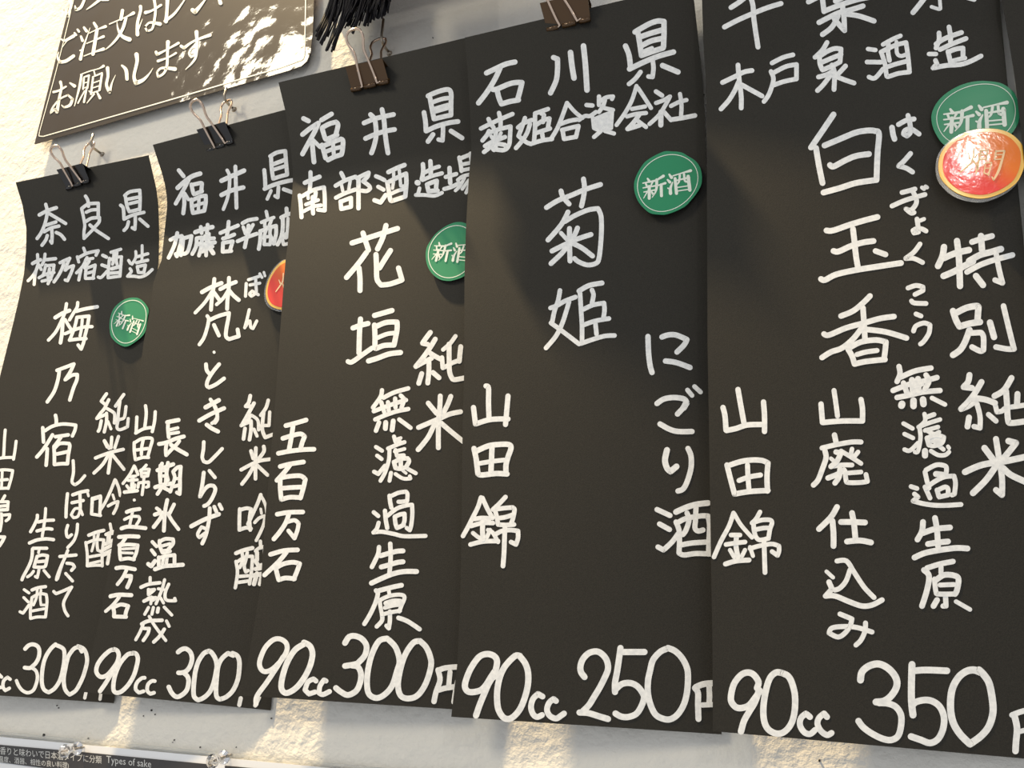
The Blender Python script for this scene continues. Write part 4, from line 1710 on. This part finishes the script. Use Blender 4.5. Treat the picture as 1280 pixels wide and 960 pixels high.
# ---------------------------------------------------------------- binder clips
def clip(TL, TR, BR, BL, dt, db, loop, loop_d, rear, rear_d, body_mat, label, inner):
    """front face by its four corners (dt, db: how far its top and bottom stand from the wall)"""
    tl, tr, br, bl = at(TL, dt), at(TR, dt), at(BR, db), at(BL, db)
    t = thing('binder_clip', label, 'clip', (bl+br)/2, 'binder clips holding the menu sheets')
    th = 0.0006; back = 0.0115
    btl, btr = tl+Vector((0, back, 0)), tr+Vector((0, back, 0)); bbl, bbr = bl+Vector((0, 0.0016, 0)), br+Vector((0, 0.0016, 0))
    mb = MB(); ins = Vector((0, th, 0))
    mb.slab([tl, bl, br, tr], th)                                   # front leaf
    mb.slab([btl, bbl, bbr, btr], -th)                              # rear leaf
    up = (tl-bl).normalized()*th
    mb.add([tl, tr, btr, btl, tl+up, tr+up, btr+up, btl+up], [(0,1,2,3),(7,6,5,4),(0,4,5,1),(1,5,6,2),(2,6,7,3),(3,7,4,0)])   # spine
    mb.build('body', body_mat, t)
    ax = (br-bl); L = ax.length; ax.normalize(); dn = (bl-tl).normalized()
    mb = MB()
    for a, c in ((0.0, 0.26), (0.36, 0.66), (0.76, 1.0)):           # rolled lip, in three pieces
        mb.tube([bl+ax*L*a+dn*0.0004+Vector((0, -.0008, 0)), bl+ax*L*c+dn*0.0004+Vector((0, -.0008, 0))], 0.0016, 10)
    mb.build('lip', body_mat, t, True)['label'] = 'rolled glossy lip'
    out = Vector((0, -0.0012, 0))
    def handle(p0, p1, top, r=0.00095):
        p0, p1 = Vector(p0), Vector(p1); mid = (p0+p1)/2; side = (p1-p0); s_ = side.length; side.normalize(); v = top-mid; h = v.length; v.normalize()
        side = (side-v*side.dot(v)).normalized()
        half = [(-.50,0),(-.47,.15),(-.43,.3),(-.38,.45),(-.33,.56),(-.33,.61),(-.40,.69),(-.51,.77),(-.55,.85),(-.48,.94),(-.3,.985)]
        prof = half+[(0,1.0)]+[(-x, y) for x, y in reversed(half)]
        pts = [mid+side*(x*s_*inner)+v*(y*h) for x, y in prof]
        pts = [p0-side*0.0035*0+(pts[0]-p0)*0 - side*0.003] + [p0] + pts[1:-1] + [p1] + [p1+side*0.003]
        mb = MB(); mb.tube(pts, r, 8); return mb
    a0 = bl+ax*L*0.31+out; a1 = bl+ax*L*0.71+out
    handle(a0, a1, at(loop, loop_d)).build('handle', M['steel'], t, True)['label'] = 'wire loop handle standing out in front'
    c0 = bbl+ax*L*0.31; c1 = bbl+ax*L*0.71
    hb = handle(btl+ax*L*0.30+Vector((0,.0012,0)), btl+ax*L*0.70+Vector((0,.0012,0)), at(rear, rear_d))
    hb.tube([c0+Vector((0,.001,0)), btl+ax*L*0.30+Vector((0,.0012,0))], .00072, 8); hb.tube([c1+Vector((0,.001,0)), btl+ax*L*0.70+Vector((0,.0012,0))], .00072, 8)
    hb.build('handle', M['steel'], t, True)['label'] = 'wire loop handle hung over the wall hook'
D1 = SH[1].depth(.35, 0.0); D2 = SH[2].depth(.5, 0.0); D3 = SH[3].depth(.45, 0.0); D4 = SH[4].depth(.4, 0.0)
E1 = SH[1].depth(.35, .06); E2 = SH[2].depth(.5, .06); E3 = SH[3].depth(.45, .05); E4 = SH[4].depth(.4, .05)
clip((71,213), (103,205), (112,226), (84,236), D1+.006, E1+.0025, (66,183), D1+.020, (113,178.5), .0095, M['black_clip'], 'black binder clip on the farthest left menu sheet', 1.0)
clip((246,163), (281,153), (292,177), (260,189), D2+.006, E2+.0025, (241,126), D2+.020, (284,126), .0095, M['black_clip'], 'black binder clip below the glossy notice', 1.0)
clip((432,85), (478,74), (486,102), (440,113), D3+.006, E3+.0025, (440,37), D3+.018, (474,48.5), .0095, M['bronze_clip'], 'brown binder clip right under the black tassel', 1.0)
clip((675,5), (734,-9), (738,24), (684,38), D4+.006, E4+.0025, (668,-48), D4+.018, (704,-46), .0095, M['bronze_clip'], 'brown binder clip cut by the top of the photo', 1.0)

# ---------------------------------------------------------------- tassel
tas = thing('tassel', 'black thread tassel hanging over a hook at the top', 'tassel', at((470, -90), .03))
tips = [(110,330),(120,380),(150,420),(175,455),(215,512),(250,522),(290,522),(305,440),(325,340),(352,325),(385,310),(430,270),(480,360),(495,300),(545,270),(600,262),(650,258),(690,210),(720,190),(775,190),(790,150),(838,140),(845,80),(842,20)]
mb = MB(); N = 210
for k in range(N):
    q = random.random()**0.85*(len(tips)-1); i = int(q); fr = q-i; a = tips[i]; c = tips[min(i+1, len(tips)-1)]
    short = random.random()**2*0.35
    tx, ty = a[0]+(c[0]-a[0])*fr+random.uniform(-8, 8), a[1]+(c[1]-a[1])*fr+random.uniform(-10, 6)
    g_ = q/(len(tips)-1)
    rx, ry = 330+g_*520+random.uniform(-60, 60), -330
    tx, ty = tx+(rx+90-tx)*short*0.5, ty+(ry-ty)*short*0.5
    d = .026+random.uniform(-.006, .008)
    if random.random() < 0.3: tx, ty = tx+(640-tx)*.25, ty*0.5
    P = []
    bx = (tx+rx)/2+ (110-60*g_); by = (ty+ry)/2-20
    for j in range(8):
        t = j/7; x = (1-t)**2*rx+2*t*(1-t)*bx+t*t*tx; y = (1-t)**2*ry+2*t*(1-t)*by+t*t*ty
        P.append(at((380+x/8, y/8), .030+(d-.030)*t))
    r_ = random.choice((.00048, .0006, .0007))
    mb.tube(P, [r_]*7+[r_*1.35], 5)
o = mb.build('fringe', M['thread'], tas, True); o['kind'] = 'stuff'
mb = MB(); mb.lathe(at((455, -150), .03), at((452, -30), .03), [(0, .004), (.004, .010), (.012, .0175), (.022, .0125), (.028, .010), (.034, .011), (.05, .017)], 20)
mb.build('knot', M['thread'], tas, True)
mb = MB(); mb.tube([at((455, -150), .03)+Vector((0, .0, z)) for z in (-.002, .03, .06, .1)], .0015, 8); mb.build('cord', M['thread'], tas, True)

# ---------------------------------------------------------------- laminated poster along the bottom
PD = .0022
def pput(off): return lambda x, y: at((x, y), PD+off)
def sl(x, y0): return y0+0.0945*x
ps = thing('sake_poster', 'laminated white poster with a dark text band along the bottom edge', 'poster', at((300, 1100), PD))
pl = at((-120, sl(-120, 914)), PD); pr = at((905, sl(905, 914)), PD)
def wquad(p0, p1, z1, off, mt, name, th=.0003):
    mb = MB(); a = at(p0, PD+off); b_ = at(p1, PD+off)
    mb.slab([a, Vector((a.x, a.y, z1)), Vector((b_.x, b_.y, z1)), b_], th); return mb.build(name, mt, ps)
z_low = at((0, 960), PD).z-0.30
wquad((-120, 903), (660, 977), z_low-.006, 0, M['film'], 'laminate')['label'] = 'clear laminate margin with a faint raised edge'
wquad((-100, 911.5), (640, 981.5), z_low, .0004, M['white'], 'sheet')
zt = lambda x, y: at((x, y), PD)
mb = MB(); mb.slab([pput(.0009)(*p) for p in reversed([(-90,922.5),(0,931),(100,939.8),(200,949.6),(262,955.4),(262,984),(200,977),(100,966),(0,953),(-90,942)])], .0003); mb.build('text_band', M['strip'], ps)
mb = MB(); mb.slab([pput(.0009)(*p) for p in reversed([(281,957),(400,968),(600,986),(600,1010),(281,980)])], .0003); mb.build('text_band', M['strip'], ps)
def text(s, p0, p1, hpx, mt, name, parent, off, shear=0.0):
    """printed text laid along the line p0-p1 of a flat surface"""
    cu = bpy.data.curves.new(name, 'FONT'); cu.body = s; cu.size = 1.0; cu.resolution_u = 2
    tmp = bpy.data.objects.new('tmp', cu); COL.objects.link(tmp)
    dg = bpy.context.evaluated_depsgraph_get(); me = bpy.data.meshes.new_from_object(tmp.evaluated_get(dg))
    vs = [v.co.copy() for v in me.vertices]; fs = [tuple(p.vertices) for p in me.polygons]
    bpy.data.objects.remove(tmp); bpy.data.curves.remove(cu); bpy.data.meshes.remove(me)
    if not vs: return
    x0 = min(v.x for v in vs); x1 = max(v.x for v in vs); W = x1-x0
    out = [at((p0[0]+(p1[0]-p0[0])*(v.x-x0)/W+shear*v.y*hpx, p0[1]+(p1[1]-p0[1])*(v.x-x0)/W-v.y*hpx), off) for v in vs]
    return mesh_obj(name, out, fs, mt, parent)
text('香りと味わいで日本酒タイプに分類', (0, 942.0), (127, 953.8), 10.5, M['greyprint'], 'lettering', ps, PD+.0011)
text('Types of sake', (133, 953.5), (189, 959.5), 13.0, M['greyprint'], 'lettering', ps, PD+.0011)
text('温度、酒器、相性の良い料理)', (-2, 951.8), (86, 960.0), 8.5, M['greyprint'], 'lettering', ps, PD+.0011)
text('2. 日本酒の醸造工程', (285, 968.5), (372, 976.5), 12, M['greyprint'], 'lettering', ps, PD+.0011)

# push pins
def pin(foot, label, tilt=(0, 0)):
    a = at(foot, 0); t = thing('push_pin', label, 'pin', a, 'clear push pins in the poster')
    e = a+Vector((tilt[0], -0.02, tilt[1])); dr_ = (e-a).normalized()
    mb = MB(); mb.tube([a-dr_*.004, a+dr_*.0105], .0005, 8); mb.build('needle', M['hook'], t, True)
    mb = MB(); mb.lathe(a+dr_*.0065, e+dr_, [(0, .0012), (.0003, .0036), (.0012, .0043), (.0022, .0040), (.0032, .0026), (.006, .0019), (.0085, .0024), (.0100, .0037), (.0112, .0042), (.0125, .0038), (.0130, .0012)], 28)
    mb.build('grip', M['glass'], t, True)
pin((109,933), 'clear push pin through the left end of the poster band', (0, -.001))
pin((290,943), 'clear push pin between the two text bands', (.0, -.002))

# specks on the wall
for x, y, r_ in [(71,882,.9),(73,885,.8),(54.5,919,2.0),(110,923,.7),(189,888,1.3),(193.5,893,.8),(179,895,.7),(217.5,925,.9),(215.5,928,.6),(250,934,.9),(295,934,.6),(339,898,1.0),(1024.5,951,1.3),(99,71.5,.01),(541,47,.9),(880,118,.8),(500,240,.01)]:
    if r_ < .1: continue
    a = at((x, y), 0.0003); s_ = r_*.00045; mb = MB()
    d_ = .0024 if y > 914+0.0945*x else 0
    a = at((x, y), d_+.0006)
    mb.add([a+Vector((s_*math.cos(k)*random.uniform(.7, 1.2), -.0002, s_*math.sin(k)*random.uniform(.7, 1.3))) for k in (0, 1, 2, 3.1, 4.2, 5.2)]+[a+Vector((s_*math.cos(k), .0012, s_*math.sin(k))) for k in (0, 1, 2, 3.1, 4.2, 5.2)],
           [(5,4,3,2,1,0),(6,7,8,9,10,11)]+[(i, (i+1) % 6, (i+1) % 6+6, i+6) for i in range(6)])
    o = mb.build('speck', M['speck'], wl)
